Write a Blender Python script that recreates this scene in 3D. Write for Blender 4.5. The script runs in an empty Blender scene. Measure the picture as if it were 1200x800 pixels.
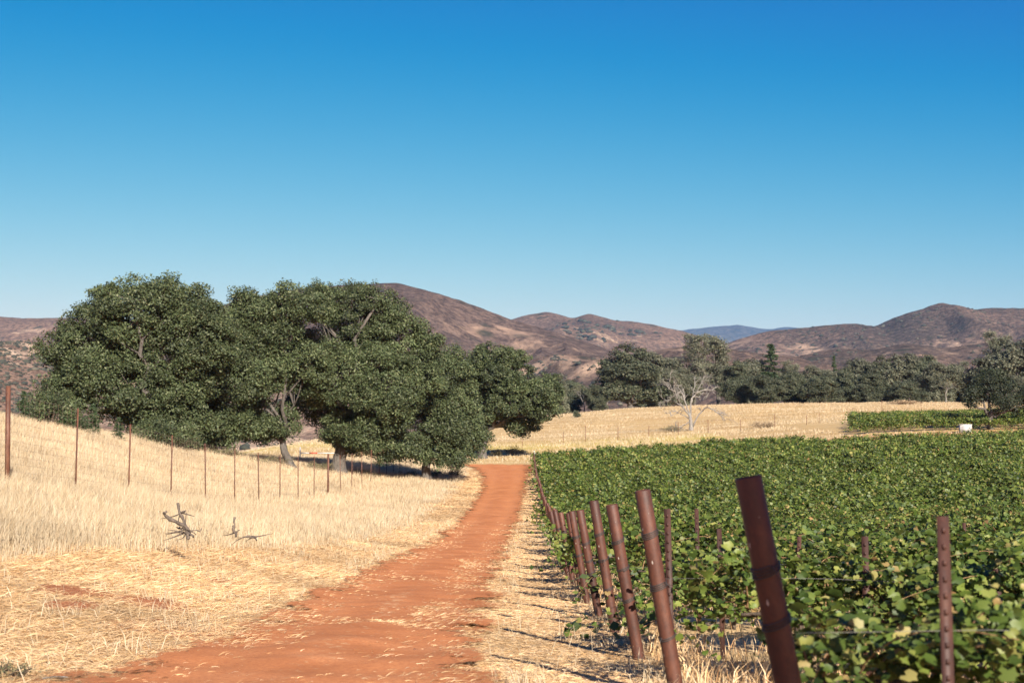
import bpy, math, random
import numpy as np
from mathutils import Vector

# ------------------------------------------------------------------ camera, light, exposure
scene = bpy.context.scene
COL = scene.collection
R = math.radians
FPX = 1200 * 50 / 36.0            # focal length in photo pixels
PITCH = math.atan(100 / FPX)      # eye level lies on photo row 500
cam_d = bpy.data.cameras.new("camera")
cam_d.lens, cam_d.sensor_width = 50.0, 36.0
cam_d.clip_start, cam_d.clip_end = 0.1, 60000.0
cam_d.dof.use_dof = True
cam_d.dof.focus_distance = 22.0
cam_d.dof.aperture_fstop = 4.0
cam = bpy.data.objects.new("camera", cam_d)
cam.location = (0, 0, 0)
cam.rotation_euler = (R(90) + PITCH, 0, 0)
COL.objects.link(cam)
scene.camera = cam

SUN_AZ, SUN_EL = R(162), R(25.5)  # the sun stands behind the camera, a little to the right
SUN_DIR = Vector((math.sin(SUN_AZ) * math.cos(SUN_EL), math.cos(SUN_AZ) * math.cos(SUN_EL), math.sin(SUN_EL)))
world = bpy.data.worlds.new("World")
scene.world = world
world.use_nodes = True
wn = world.node_tree
bg = wn.nodes["Background"]
sky = wn.nodes.new("ShaderNodeTexSky")
sky.sky_type = 'NISHITA'
sky.sun_disc = False
sky.sun_elevation, sky.sun_rotation = SUN_EL, SUN_AZ
sky.altitude, sky.air_density, sky.dust_density, sky.ozone_density = 400, 1.0, 0.6, 3.0
# deep polarised-looking blue: one curve per channel on the physical sky, the same in every direction
sk_s = wn.nodes.new("ShaderNodeSeparateColor")
sk_c = wn.nodes.new("ShaderNodeCombineColor")
wn.links.new(sky.outputs[0], sk_s.inputs[0])
def sky_math(op, a, b):
    n = wn.nodes.new("ShaderNodeMath"); n.operation = op
    wn.links.new(a, n.inputs[0]); n.inputs[1].default_value = b
    return n.outputs[0]
r_ = sky_math('MULTIPLY', sky_math('POWER', sky_math('MAXIMUM', sky_math('SUBTRACT', sk_s.outputs[0], 2.05), 0.0), 1.4), .53)
g_ = sky_math('MAXIMUM', sky_math('ADD', sky_math('MULTIPLY', sk_s.outputs[1], .57), -.95), .3)
b_ = sky_math('ADD', sky_math('MULTIPLY', sk_s.outputs[2], .243), 1.08)
for i_, o_ in enumerate((r_, g_, b_)):
    wn.links.new(o_, sk_c.inputs[i_])
wn.links.new(sk_c.outputs[0], bg.inputs[0])
bg.inputs[1].default_value = 0.10
sun_d = bpy.data.lights.new("sun", 'SUN')
sun_d.energy, sun_d.angle, sun_d.color = 5.0, R(0.53), (1.0, 0.93, 0.82)
sun = bpy.data.objects.new("sun", sun_d)
sun.rotation_euler = SUN_DIR.to_track_quat('Z', 'Y').to_euler()
COL.objects.link(sun)
vs = scene.view_settings
vs.view_transform, vs.look, vs.gamma, vs.use_curve_mapping = 'Standard', 'None', 1.0, False
vs.exposure = 1.25
scene.cycles.use_denoising = True
scene.cycles.max_bounces = 6
scene.cycles.diffuse_bounces = 3
scene.cycles.transparent_max_bounces = 8
scene.cycles.volume_bounces = 0

# ------------------------------------------------------------------ helpers
RNG = np.random.default_rng(7)
random.seed(7)


def norm(a):
    return a / np.maximum(np.linalg.norm(a, axis=-1, keepdims=True), 1e-9)


def mesh(name, V, faces, mat=None, attrs=None, smooth=False):
    """V (n,3); faces: one (m,k) array or a list of such arrays."""
    V = np.asarray(V, np.float32)
    if isinstance(faces, np.ndarray):
        faces = [faces]
    faces = [np.asarray(f, np.int32) for f in faces if len(f)]
    me = bpy.data.meshes.new(name)
    me.vertices.add(len(V))
    me.vertices.foreach_set("co", V.ravel())
    loops = np.concatenate([f.ravel() for f in faces])
    sizes = np.concatenate([np.full(len(f), f.shape[1], np.int32) for f in faces])
    starts = np.concatenate([[0], np.cumsum(sizes)[:-1]]).astype(np.int32)
    me.loops.add(len(loops))
    me.loops.foreach_set("vertex_index", loops)
    me.polygons.add(len(sizes))
    me.polygons.foreach_set("loop_start", starts)
    me.polygons.foreach_set("loop_total", sizes)
    if smooth:
        me.polygons.foreach_set("use_smooth", np.ones(len(sizes), bool))
    for k, v in (attrs or {}).items():
        a = me.attributes.new(k, 'FLOAT', 'POINT')
        a.data.foreach_set("value", np.asarray(v, np.float32))
    if mat:
        me.materials.append(mat)
    me.update(calc_edges=True)
    me.validate()
    return me


def obj(name, me, parent=None, label=None, cat=None, group=None, kind=None, loc=None, rz=0.0, sc=None):
    o = bpy.data.objects.new(name, me)
    COL.objects.link(o)
    if parent is not None:
        o.parent = parent
    if loc is not None:
        o.location = loc
    if rz:
        o.rotation_euler = (0, 0, rz)
    if sc is not None:
        o.scale = sc if hasattr(sc, '__len__') else (sc, sc, sc)
    for k, v in (("label", label), ("category", cat), ("group", group), ("kind", kind)):
        if v:
            o[k] = v
    return o


class Geo:
    """collects faces of several sizes for one mesh"""
    def __init__(self):
        self.V, self.F, self.n, self.A = [], {}, 0, []

    def add(self, V, F, a=None):
        V = np.asarray(V, float).reshape(-1, 3)
        for f in (F if isinstance(F, list) else [F]):
            f = np.asarray(f, int)
            if len(f):
                self.F.setdefault(f.shape[1], []).append(f + self.n)
        self.V.append(V)
        self.A.append(np.full(len(V), 0.5) if a is None else np.broadcast_to(a, (len(V),)))
        self.n += len(V)
        return self

    def build(self, name, mat, smooth=False):
        return mesh(name, np.concatenate(self.V), [np.concatenate(v) for v in self.F.values()], mat,
                    {"tint": np.concatenate(self.A)}, smooth)


def tube(pts, radii, sides=6, cap=True):
    pts = np.asarray(pts, float)
    n = len(pts)
    radii = np.broadcast_to(np.asarray(radii, float), (n,))
    T = np.gradient(pts, axis=0)
    T = norm(T)
    ref = np.array([0, 0, 1.0]) if abs(T[0, 2]) < .9 else np.array([1.0, 0, 0])
    U = norm(np.cross(T, ref))
    W = np.cross(T, U)
    a = np.arange(sides) * 2 * np.pi / sides
    ring = U[:, None, :] * np.cos(a)[None, :, None] + W[:, None, :] * np.sin(a)[None, :, None]
    V = (pts[:, None, :] + ring * radii[:, None, None]).reshape(-1, 3)
    i = np.arange(n - 1)[:, None] * sides
    j = np.arange(sides)[None, :]
    k = (j + 1) % sides
    F = np.stack([i + j, i + k, i + k + sides, i + j + sides], -1).reshape(-1, 4)
    out = [F]
    if cap:
        out.append(np.arange(sides)[::-1][None, :])
        out.append((np.arange(sides) + (n - 1) * sides)[None, :])
    return V, out


def bez(a, b, c, n=6):
    t = np.linspace(0, 1, n)[:, None]
    a, b, c = map(lambda v: np.asarray(v, float), (a, b, c))
    return (1 - t) ** 2 * a + 2 * t * (1 - t) * b + t * t * c


def boxg(x0, x1, y0, y1, z0, z1):
    V = np.array([[x, y, z] for z in (z0, z1) for y in (y0, y1) for x in (x0, x1)], float)
    F = np.array([[0, 2, 3, 1], [4, 5, 7, 6], [0, 1, 5, 4], [2, 6, 7, 3], [0, 4, 6, 2], [1, 3, 7, 5]])
    return V, F


def _h(ix, iy, s):
    h = (ix.astype(np.int64) * 374761393 + iy.astype(np.int64) * 668265263 + s * 974634777) & 0xffffffff
    h = ((h ^ (h >> 13)) * 1274126177) & 0xffffffff
    return ((h ^ (h >> 16)) & 0xffff) / 65535.0


def vnoise(x, y, s=0):
    ix, iy = np.floor(x), np.floor(y)
    fx, fy = x - ix, y - iy
    fx, fy = fx * fx * fx * (fx * (fx * 6 - 15) + 10), fy * fy * fy * (fy * (fy * 6 - 15) + 10)
    a, b, c, d = _h(ix, iy, s), _h(ix + 1, iy, s), _h(ix, iy + 1, s), _h(ix + 1, iy + 1, s)
    return (a + (b - a) * fx) * (1 - fy) + (c + (d - c) * fx) * fy


def fbm(x, y, s=0, octs=4, gain=.5):
    t, amp, tot = 0, 1, 0
    for o in range(octs):
        t = t + amp * vnoise(x * 2 ** o + 17.3 * o, y * 2 ** o - 9.1 * o, s + o)
        tot += amp
        amp *= gain
    return t / tot - .5


def ray(px, py):
    """world (x, z) per metre of depth for a photo pixel"""
    up = (400 - py) / FPX
    k = 1 - up * math.tan(PITCH)
    return (px - 600) / FPX / (math.cos(PITCH) * k), (math.tan(PITCH) + up) / k


def W(px, py, d):
    x, z = ray(px, py)
    return np.array([x * d, d, z * d])


# ------------------------------------------------------------------ terrain height (eye level = 0)
PY = np.array([-40, 0, 5, 9, 14, 20, 30, 40, 50, 60, 80, 100, 115, 130, 150, 170, 200, 240, 270, 300, 340, 420, 600, 1000, 14000], float)
PZ = np.array([-1.2, -1.4, -1.47, -1.68, -2.03, -2.45, -3.08, -3.5, -3.8, -4.0, -4.1, -3.92, -3.6, -3.2, -2.5, -1.8, -.5, .8, 1.4, 1.2, 0, -6, -14, -18, -18], float)
LX = np.array([-60, -22, -16, -10.5, -6, -3, 0, 3, 10, 20, 35, 60], float)
LY = np.array([-40, 10, 20, 30, 40, 50, 60, 75, 95, 120, 136, 150, 200, 270, 400, 600, 14000], float)
LZ = np.array([
    [.6, .5, .4, .3, .15, 0, 0, 0, 0, 0, .2, .4],
    [2, 1.2, .9, .6, .3, .05, 0, 0, 0, 0, .2, .5],
    [4, 3, 2.2, 1.4, .8, .1, 0, 0, 0, .1, .3, .6],
    [5, 4, 3, 1.84, .8, .15, 0, 0, 0, .2, .5, .8],
    [5.5, 4.3, 3, 1.4, .6, .1, 0, 0, .05, .3, .8, 1.2],
    [6, 4.5, 2.9, 1.0, .4, .05, 0, 0, .1, .4, .9, 1.6],
    [6, 4.5, 2.75, .75, .25, 0, 0, 0, .2, .6, 1.2, 2.0],
    [3, 4.0, 2.4, .5, .15, 0, 0, .05, .3, .9, 1.6, 2.6],
    [-2, 2.0, 1.9, .7, .1, 0, 0, .1, .5, 1.1, 2.0, 2.8],
    [-7, .3, .7, .5, .2, 0, 0, .15, .6, 1.2, 1.85, 2.3],
    [-6.5, .6, .6, .4, .2, 0, 0, .18, .6, 1.3, 2.9, 3.4],
    [-6, .9, .5, .3, .2, 0, 0, .2, .6, 1.2, 2.5, 3.0],
    [-6, -.3, -.4, -.4, -.3, -.1, 0, .2, .6, 1.0, 1.7, 2.5],
    [-16, -6, -4.5, -3, -1.5, -.5, 0, .4, 1.1, 2.1, 2.9, 3.4],
    [-12, -6, -5, -3, -1.5, -.5, 0, .3, .8, 1.5, 2, 2],
    [0, 0, 0, 0, 0, 0, 0, 0, 0, 0, 0, 0],
    [0, 0, 0, 0, 0, 0, 0, 0, 0, 0, 0, 0]], float)


def _g0(x, y):
    p = np.interp(y, PY, PZ)
    xi = np.clip(np.searchsorted(LX, x) - 1, 0, len(LX) - 2)
    yi = np.clip(np.searchsorted(LY, y) - 1, 0, len(LY) - 2)
    fx = np.clip((x - LX[xi]) / (LX[xi + 1] - LX[xi]), 0, 1)
    fy = np.clip((y - LY[yi]) / (LY[yi + 1] - LY[yi]), 0, 1)
    a = LZ[yi, xi] * (1 - fx) + LZ[yi, xi + 1] * fx
    b = LZ[yi + 1, xi] * (1 - fx) + LZ[yi + 1, xi + 1] * fx
    return p + a * (1 - fy) + b * fy


def ground_z(x, y):
    x, y = np.broadcast_arrays(np.asarray(x, float), np.asarray(y, float))
    ry = 2.0 + .07 * np.clip(y, 0, 400)
    rx = .6 + .03 * np.clip(y, 0, 400)
    z = 0
    for ox, oy, w in ((0, 0, .2), (1, 0, .13), (-1, 0, .13), (0, 1, .13), (0, -1, .13), (.6, .6, .07), (-.6, .6, .07), (.6, -.6, .07), (-.6, -.6, .07)):
        z = z + w * _g0(x + ox * rx, y + oy * ry)
    micro = fbm(x * .45, y * .45, 3, 3) * .10 + fbm(x * 2.2, y * 2.2, 9, 2) * .03
    far = np.clip((y - 60) / 120, 0, 1)
    return z + micro + far * fbm(x * .06, y * .06, 5, 3) * .5


def gz(x, y):
    return float(ground_z(np.array([x]), np.array([y]))[0])


RY = [-8, 5, 9.7, 12.9, 20, 36.5, 54, 68, 94, 111, 119, 126]
RLx = [-2.6, -2.6, -2.59, -2.5, -2.6, -2.5, -2.1, -1.94, -1.7, -2.2, -3.0, -4.6]
RRx = [-.3, -.3, -.32, -.45, -.47, -.34, -.06, .24, .73, 1.15, 1.4, 2.0]


def road_l(y): return np.interp(y, RY, RLx)
def road_r(y): return np.interp(y, RY, RRx)
def tall_edge(y): return np.interp(y, [5, 12, 17, 20, 24, 30, 40, 60, 90, 118, 126], [-7.5, -7.0, -6.3, -5.9, -5.4, -4.9, -4.3, -4.0, -3.5, -3.5, -6])
def post_x(y): return np.interp(y, [0, 5.2, 20, 42, 70, 100, 124], [1.07, 1.03, 1.05, 1.28, 1.55, 1.8, 2.1])


# ------------------------------------------------------------------ materials
def mat(name):
    m = bpy.data.materials.new(name)
    m.use_nodes = True
    nt = m.node_tree
    return m, nt, nt.nodes["Principled BSDF"], nt.nodes["Material Output"]


def N(nt, typ, **kw):
    n = nt.nodes.new(typ)
    for k, v in kw.items():
        if k in n.inputs:
            n.inputs[k].default_value = v
        else:
            setattr(n, k, v)
    return n


def ramp(nt, src, stops, interp='LINEAR'):
    r = nt.nodes.new("ShaderNodeValToRGB")
    r.color_ramp.interpolation = interp
    e = r.color_ramp.elements
    while len(e) < len(stops):
        e.new(.5)
    for q, (p, c) in zip(e, stops):
        q.position = p
        q.color = (*c, 1) if len(c) == 3 else c
    nt.links.new(src, r.inputs[0])
    return r.outputs[0]


def g3(v): return (v, v, v)


def mixc(nt, fac, a, b, mode='MIX'):
    m = nt.nodes.new("ShaderNodeMix")
    m.data_type, m.blend_type = 'RGBA', mode
    for sock, val in ((m.inputs[0], fac), (m.inputs[6], a), (m.inputs[7], b)):
        if hasattr(val, 'links'):
            nt.links.new(val, sock)
        else:
            sock.default_value = val if not isinstance(val, tuple) else (*val, 1)
    return m.outputs[2]


def math_(nt, op, a, b=0.0, clamp=False):
    m = nt.nodes.new("ShaderNodeMath")
    m.operation, m.use_clamp = op, clamp
    for sock, val in ((m.inputs[0], a), (m.inputs[1], b)):
        if hasattr(val, 'links'):
            nt.links.new(val, sock)
        else:
            sock.default_value = val
    return m.outputs[0]


def noise(nt, scale, detail=4, vec=None, rough=.55, dist=0.0):
    n = N(nt, "ShaderNodeTexNoise", Scale=scale, Detail=detail, Roughness=rough, Distortion=dist)
    if vec is not None:
        nt.links.new(vec, n.inputs['Vector'])
    return n.outputs[0]


def position(nt, scale=(1, 1, 1), rot=0.0):
    g = nt.nodes.new("ShaderNodeNewGeometry")
    mp = nt.nodes.new("ShaderNodeMapping")
    mp.inputs['Scale'].default_value = scale
    mp.inputs['Rotation'].default_value = (0, 0, rot)
    nt.links.new(g.outputs['Position'], mp.inputs['Vector'])
    return mp.outputs[0]


def objcoord(nt, scale=(1, 1, 1)):
    g = nt.nodes.new("ShaderNodeTexCoord")
    mp = nt.nodes.new("ShaderNodeMapping")
    mp.inputs['Scale'].default_value = scale
    nt.links.new(g.outputs['Object'], mp.inputs['Vector'])
    return mp.outputs[0]


def attr(nt, name):
    a = nt.nodes.new("ShaderNodeAttribute")
    a.attribute_name = name
    return a.outputs['Fac']


def bump(nt, bsdf, h, strength=.5, dist=.02):
    b = N(nt, "ShaderNodeBump", Strength=strength, Distance=dist)
    nt.links.new(h, b.inputs['Height'])
    nt.links.new(b.outputs[0], bsdf.inputs['Normal'])


def leaf_mat(name, stops, rough=.5, transl=.25, tint=(.7, 1.35), spec=.3):
    """foliage: a colour per leaf, a drift of tone per spray, some light through the blade"""
    m, nt, b, out = mat(name)
    g = nt.nodes.new("ShaderNodeNewGeometry")
    c = ramp(nt, g.outputs['Random Per Island'], stops)
    t = N(nt, "ShaderNodeMapRange")
    nt.links.new(attr(nt, "tint"), t.inputs[0])
    t.inputs[3].default_value, t.inputs[4].default_value = tint
    h = nt.nodes.new("ShaderNodeHueSaturation")
    nt.links.new(c, h.inputs['Color'])
    nt.links.new(t.outputs[0], h.inputs['Value'])
    nt.links.new(h.outputs[0], b.inputs['Base Color'])
    b.inputs['Roughness'].default_value = rough
    b.inputs['Specular IOR Level'].default_value = spec
    if transl:
        tr = nt.nodes.new("ShaderNodeBsdfTranslucent")
        nt.links.new(h.outputs[0], tr.inputs[0])
        mx = nt.nodes.new("ShaderNodeMixShader")
        mx.inputs[0].default_value = transl
        nt.links.new(b.outputs[0], mx.inputs[1])
        nt.links.new(tr.outputs[0], mx.inputs[2])
        nt.links.new(mx.outputs[0], out.inputs[0])
    return m


def bark_mat(name, c0, c1, scale=6):
    m, nt, b, _ = mat(name)
    v = objcoord(nt, (scale, scale, scale * .35))
    n = noise(nt, 1.0, 6, v, .65)
    nt.links.new(ramp(nt, n, [(.3, c0), (.7, c1)]), b.inputs['Base Color'])
    b.inputs['Roughness'].default_value = .9
    bump(nt, b, n, .8, .05)
    return m


M_OAK = leaf_mat("oak_leaf", [(0, (.030, .041, .016)), (.45, (.051, .068, .027)), (.8, (.072, .090, .037)), (1, (.12, .128, .063))], .6, .12, (.5, 1.5))
M_OAKFAR = leaf_mat("dark_oak_leaf", [(0, (.036, .044, .024)), (.6, (.066, .076, .042)), (1, (.125, .125, .078))], .6, .12)
M_PINE = leaf_mat("grey_pine_needle", [(0, (.065, .072, .045)), (.6, (.11, .115, .072)), (1, (.17, .165, .115))], .6, .15)
M_CONI = leaf_mat("young_conifer_needle", [(0, (.025, .045, .018)), (.6, (.045, .07, .028)), (1, (.07, .095, .04))], .6, .15)
M_VINE = leaf_mat("vine_leaf", [(0, (.028, .048, .009)), (.35, (.06, .092, .015)), (.72, (.112, .143, .026)), (.92, (.19, .20, .048)), (.97, (.26, .215, .075)), (1, (.23, .13, .05))], .5, .3, (.65, 1.35), .3)
M_DRYB = leaf_mat("dry_scrub_twig", [(0, (.16, .11, .065)), (.6, (.24, .17, .10)), (1, (.33, .25, .15))], .9, .0)
M_WEED = leaf_mat("olive_weed_leaf", [(0, (.07, .07, .035)), (.6, (.12, .11, .055)), (1, (.2, .17, .09))], .8, .1)
M_STRAW = leaf_mat("straw_blade", [(0, (.28, .135, .055)), (.25, (.50, .31, .145)), (.6, (.62, .415, .215)), (1, (.74, .54, .33))], .75, .05, (.62, 1.15), .2)
M_GOLD = leaf_mat("tall_grass_blade", [(0, (.33, .23, .125)), (.4, (.425, .328, .205)), (1, (.49, .405, .285))], .7, .12, (.8, 1.15), .2)
M_BARK = bark_mat("oak_bark", (.035, .029, .024), (.125, .108, .092))
M_DEAD = bark_mat("bleached_dead_wood", (.10, .09, .08), (.27, .245, .215), 8)
M_WOOD = bark_mat("weathered_branch_wood", (.035, .026, .02), (.19, .145, .11), 22)
M_VWOOD = bark_mat("vine_bark", (.04, .028, .02), (.13, .09, .06), 25)
M_CANE = bark_mat("vine_cane_bark", (.20, .10, .045), (.32, .2, .09), 30)


def rust_mat(name, dark, mid, light, flecks=True):
    m, nt, b, _ = mat(name)
    v = objcoord(nt, (1, 1, .5))
    oi = nt.nodes.new("ShaderNodeObjectInfo")
    ad = nt.nodes.new("ShaderNodeVectorMath")
    ad.operation = 'ADD'
    nt.links.new(v, ad.inputs[0])
    nt.links.new(oi.outputs['Location'], ad.inputs[1])
    v = ad.outputs[0]
    n1 = noise(nt, 6, 6, v, .65)
    n2 = noise(nt, 55, 4, v, .7)
    c = ramp(nt, n1, [(.3, dark), (.52, mid), (.75, light)])
    c = mixc(nt, ramp(nt, n2, [(.45, g3(0)), (.75, g3(.7))]), c, dark)
    if flecks:
        vf = objcoord(nt, (30, 30, 11))
        n3 = noise(nt, 1.0, 2, vf, .5)
        c = mixc(nt, ramp(nt, n3, [(.74, g3(0)), (.77, g3(.8))]), c, (.55, .48, .42))
    nt.links.new(c, b.inputs['Base Color'])
    b.inputs['Roughness'].default_value = .62
    b.inputs['Specular IOR Level'].default_value = .4
    bump(nt, b, n2, .35, .004)
    return m


M_RUST = rust_mat("rusted_pipe", (.030, .012, .008), (.076, .025, .014), (.125, .044, .022))
M_STAKE = rust_mat("rusted_stake_steel", (.022, .010, .007), (.048, .017, .011), (.085, .033, .018), False)
M_FRUST = rust_mat("rusted_fence_steel", (.055, .022, .013), (.11, .042, .022), (.17, .08, .045), False)
m, nt, b, _ = mat("tie_wire")
b.inputs['Base Color'].default_value = (.035, .028, .025, 1); b.inputs['Roughness'].default_value = .6
M_TIE = m
m, nt, b, _ = mat("galvanised_wire")
b.inputs['Base Color'].default_value = (.15, .14, .125, 1); b.inputs['Roughness'].default_value = .8
M_WIRE = m
m, nt, b, _ = mat("fence_wire")
b.inputs['Base Color'].default_value = (.20, .14, .10, 1); b.inputs['Roughness'].default_value = .6
M_FWIRE = m
m, nt, b, _ = mat("white_paint")
nn = noise(nt, 8, 5, objcoord(nt), .6)
nt.links.new(ramp(nt, nn, [(.35, (.38, .36, .33)), (.6, (.58, .56, .53))]), b.inputs['Base Color']); b.inputs['Roughness'].default_value = .5
M_WHITE = m
m, nt, b, _ = mat("red_paint")
nn = noise(nt, 8, 5, objcoord(nt), .6)
nt.links.new(ramp(nt, nn, [(.35, (.35, .04, .02)), (.6, (.5, .07, .03))]), b.inputs['Base Color']); b.inputs['Roughness'].default_value = .5
M_RED = m
m, nt, b, _ = mat("grey_paint")
b.inputs['Base Color'].default_value = (.3, .29, .28, 1); b.inputs['Roughness'].default_value = .6
M_GREY = m

# ground: straw litter over red soil
m, nt, b, _ = mat("straw_and_soil")
p = position(nt)
soil_a, gold_a = attr(nt, "soil"), attr(nt, "gold")
ps = position(nt, (3, 9, 3), .12)
n_st = noise(nt, 6, 6, ps, .7)
n_big = noise(nt, .35, 5, p, .6)
n_mid = noise(nt, 1.6, 5, p, .6)
straw = ramp(nt, n_st, [(.25, (.42, .25, .11)), (.5, (.62, .43, .22)), (.75, (.72, .53, .31))])
straw = mixc(nt, ramp(nt, n_mid, [(.35, g3(.0)), (.75, g3(.6))]), straw, (.48, .30, .13))
p2 = position(nt, (.12, .5, .5))
n_band = noise(nt, .5, 5, p2, .6)
gold = ramp(nt, n_band, [(.3, (.38, .23, .085)), (.5, (.50, .34, .15)), (.7, (.58, .43, .23))])
gold = mixc(nt, ramp(nt, noise(nt, 3.5, 5, position(nt, (.35, 1, 1)), .7), [(.3, g3(.75)), (.6, g3(0))]), gold, (.36, .22, .09))
yel = attr(nt, "yellow")
gold = mixc(nt, yel, gold, (.50, .38, .10))
col = mixc(nt, gold_a, straw, gold)
soil = ramp(nt, noise(nt, 9, 6, p, .7), [(.3, (.30, .105, .045)), (.7, (.46, .19, .085))])
thr = math_(nt, 'ADD', soil_a, math_(nt, 'MULTIPLY', math_(nt, 'SUBTRACT', n_mid, .5), 1.4))
col = mixc(nt, ramp(nt, thr, [(.45, g3(0)), (.6, g3(1))]), col, soil)
nt.links.new(col, b.inputs['Base Color'])
b.inputs['Roughness'].default_value = .95
b.inputs['Specular IOR Level'].default_value = .1
bump(nt, b, n_st, .7, .03)
M_GROUND = m

# red dirt of the track, ragged at its edges
m, nt, b, out = mat("red_dirt")
p = position(nt)
n1 = noise(nt, 1.1, 6, p, .6)
n2 = noise(nt, 30, 4, p, .7)
n3 = noise(nt, 1.0, 5, position(nt, (10, 7, 7), .1), .75)
c = ramp(nt, n1, [(.3, (.40, .142, .048)), (.55, (.52, .198, .073)), (.75, (.62, .265, .108))])
rt = attr(nt, "rut")
c = mixc(nt, math_(nt, 'MULTIPLY', rt, .6), c, (.58, .235, .09))
c = mixc(nt, ramp(nt, n2, [(.35, g3(.55)), (.6, g3(0))]), c, (.32, .10, .04))
litter = attr(nt, "litter")
lt = math_(nt, 'ADD', litter, math_(nt, 'MULTIPLY', math_(nt, 'SUBTRACT', n3, .5), 1.5))
c = mixc(nt, ramp(nt, lt, [(.5, g3(0)), (.75, g3(.8))]), c, (.62, .42, .22))
nt.links.new(c, b.inputs['Base Color'])
b.inputs['Roughness'].default_value = .95
b.inputs['Specular IOR Level'].default_value = .1
bump(nt, b, math_(nt, 'ADD', n2, math_(nt, 'MULTIPLY', n1, .6)), .4, .012)
ea = math_(nt, 'ADD', attr(nt, "edge"), math_(nt, 'MULTIPLY', math_(nt, 'SUBTRACT', noise(nt, 1.0, 8, position(nt, (1.7, .9, 1)), .78), .5), 2.1))
al = ramp(nt, ea, [(.42, g3(0)), (.62, g3(1))])
nt.links.new(al, b.inputs['Alpha'])
M_ROAD = m


def hill_mat(name, base, dark, tan, tan_lo, tan_hi, speck, sc):
    m, nt, b, _ = mat(name)
    p = position(nt, (sc, sc, sc * 1.5))
    n1 = noise(nt, 1.0, 8, p, .66, .4)
    n2 = noise(nt, 6.0, 8, p, .7, .3)
    n3 = noise(nt, 34, 6, p, .75)
    t = attr(nt, "tan")
    c = ramp(nt, n1, [(.35, dark), (.62, base)])
    c = mixc(nt, ramp(nt, n3, [(.42, g3(.8)), (.54, g3(0))]), c, tuple(v * .5 for v in dark))
    c = mixc(nt, ramp(nt, n3, [(.57, g3(0)), (.70, g3(.35))]), c, tan)
    k = math_(nt, 'ADD', t, math_(nt, 'MULTIPLY', math_(nt, 'SUBTRACT', math_(nt, 'ADD', math_(nt, 'MULTIPLY', n2, .65), math_(nt, 'MULTIPLY', n1, .35)), .5), 3.0))
    c = mixc(nt, ramp(nt, k, [(tan_lo, g3(0)), (tan_hi, g3(1))]), c, tan)
    vo = N(nt, "ShaderNodeTexVoronoi", Scale=speck)
    nt.links.new(position(nt, (.02, .02, .02)), vo.inputs['Vector'])
    sm = math_(nt, 'MULTIPLY', ramp(nt, vo.outputs['Distance'], [(.16, g3(1)), (.34, g3(0))]), ramp(nt, noise(nt, 2.6, 5, p, .65), [(.44, g3(0)), (.58, g3(.9))]))
    c = mixc(nt, sm, c, (.045, .045, .032))
    nt.links.new(c, b.inputs['Base Color'])
    b.inputs['Roughness'].default_value = 1.0
    b.inputs['Specular IOR Level'].default_value = 0
    bump(nt, b, math_(nt, 'ADD', n2, n3), .9, 4.0)
    return m


# ------------------------------------------------------------------ ground sheet
def grid_faces(nr, nc):
    i = np.arange(nr - 1)[:, None] * nc
    j = np.arange(nc - 1)[None, :]
    return np.stack([i + j, i + j + 1, i + j + 1 + nc, i + j + nc], -1).reshape(-1, 4)


ys = [-40.0]
while ys[-1] < 13500:
    y_ = ys[-1]
    ys.append(y_ + (1.5 if y_ < 2 else max(.16, .012 * y_)) * (1 if y_ < 400 else 3))
ys = np.array(ys)
u = np.linspace(-1, 1, 321)
u = np.sign(u) * np.abs(u) ** 1.35
GX = u[None, :] * (45 + .75 * np.clip(ys, 0, None))[:, None]
GY = np.repeat(ys[:, None], len(u), 1)
GZ = ground_z(GX, GY)
bare = np.zeros_like(GX)
# worn strips beside the track, scattered bare spots in the mown straw, bare soil under the vines
dl = road_l(GY) - GX
bare += .45 * np.exp(-np.clip(dl, 0, 9) / .8) * (dl > -.5)
dr = GX - road_r(GY)
bare += .38 * np.exp(-np.clip(dr, 0, 9) / .25) * (dr > -.5)
for bx, by, br in ((-3.95, 15.6, .34), (-3.7, 15.2, .2), (-4.78, 15.4, .36), (-4.38, 14.2, .25), (-3.3, 13.3, .4), (-4.0, 19.6, .3)):
    bare += 1.3 * np.exp(-(((GX - bx) / br) ** 2 + ((GY - by) / (br * 1.5)) ** 2))
vy = (GX > post_x(GY) + .4) & (GY < 127)
bare += .3 * vy
bare += .6 * np.clip((GX - 12) / 14, 0, 1) * np.exp(-((GY - 127) / 8.0) ** 2)
bare *= (GY < 150)
gold = np.clip((GY - 118) / 10, 0, 1)
yel = np.exp(-((GY - 152) / 9.0) ** 2) * (GX < 22) * .85
obj("ground", mesh("ground", np.stack([GX, GY, GZ], -1).reshape(-1, 3), grid_faces(len(ys), len(u)), M_GROUND,
                   {"soil": bare.ravel(), "gold": gold.ravel(), "yellow": yel.ravel()}, True), kind="structure")

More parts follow.
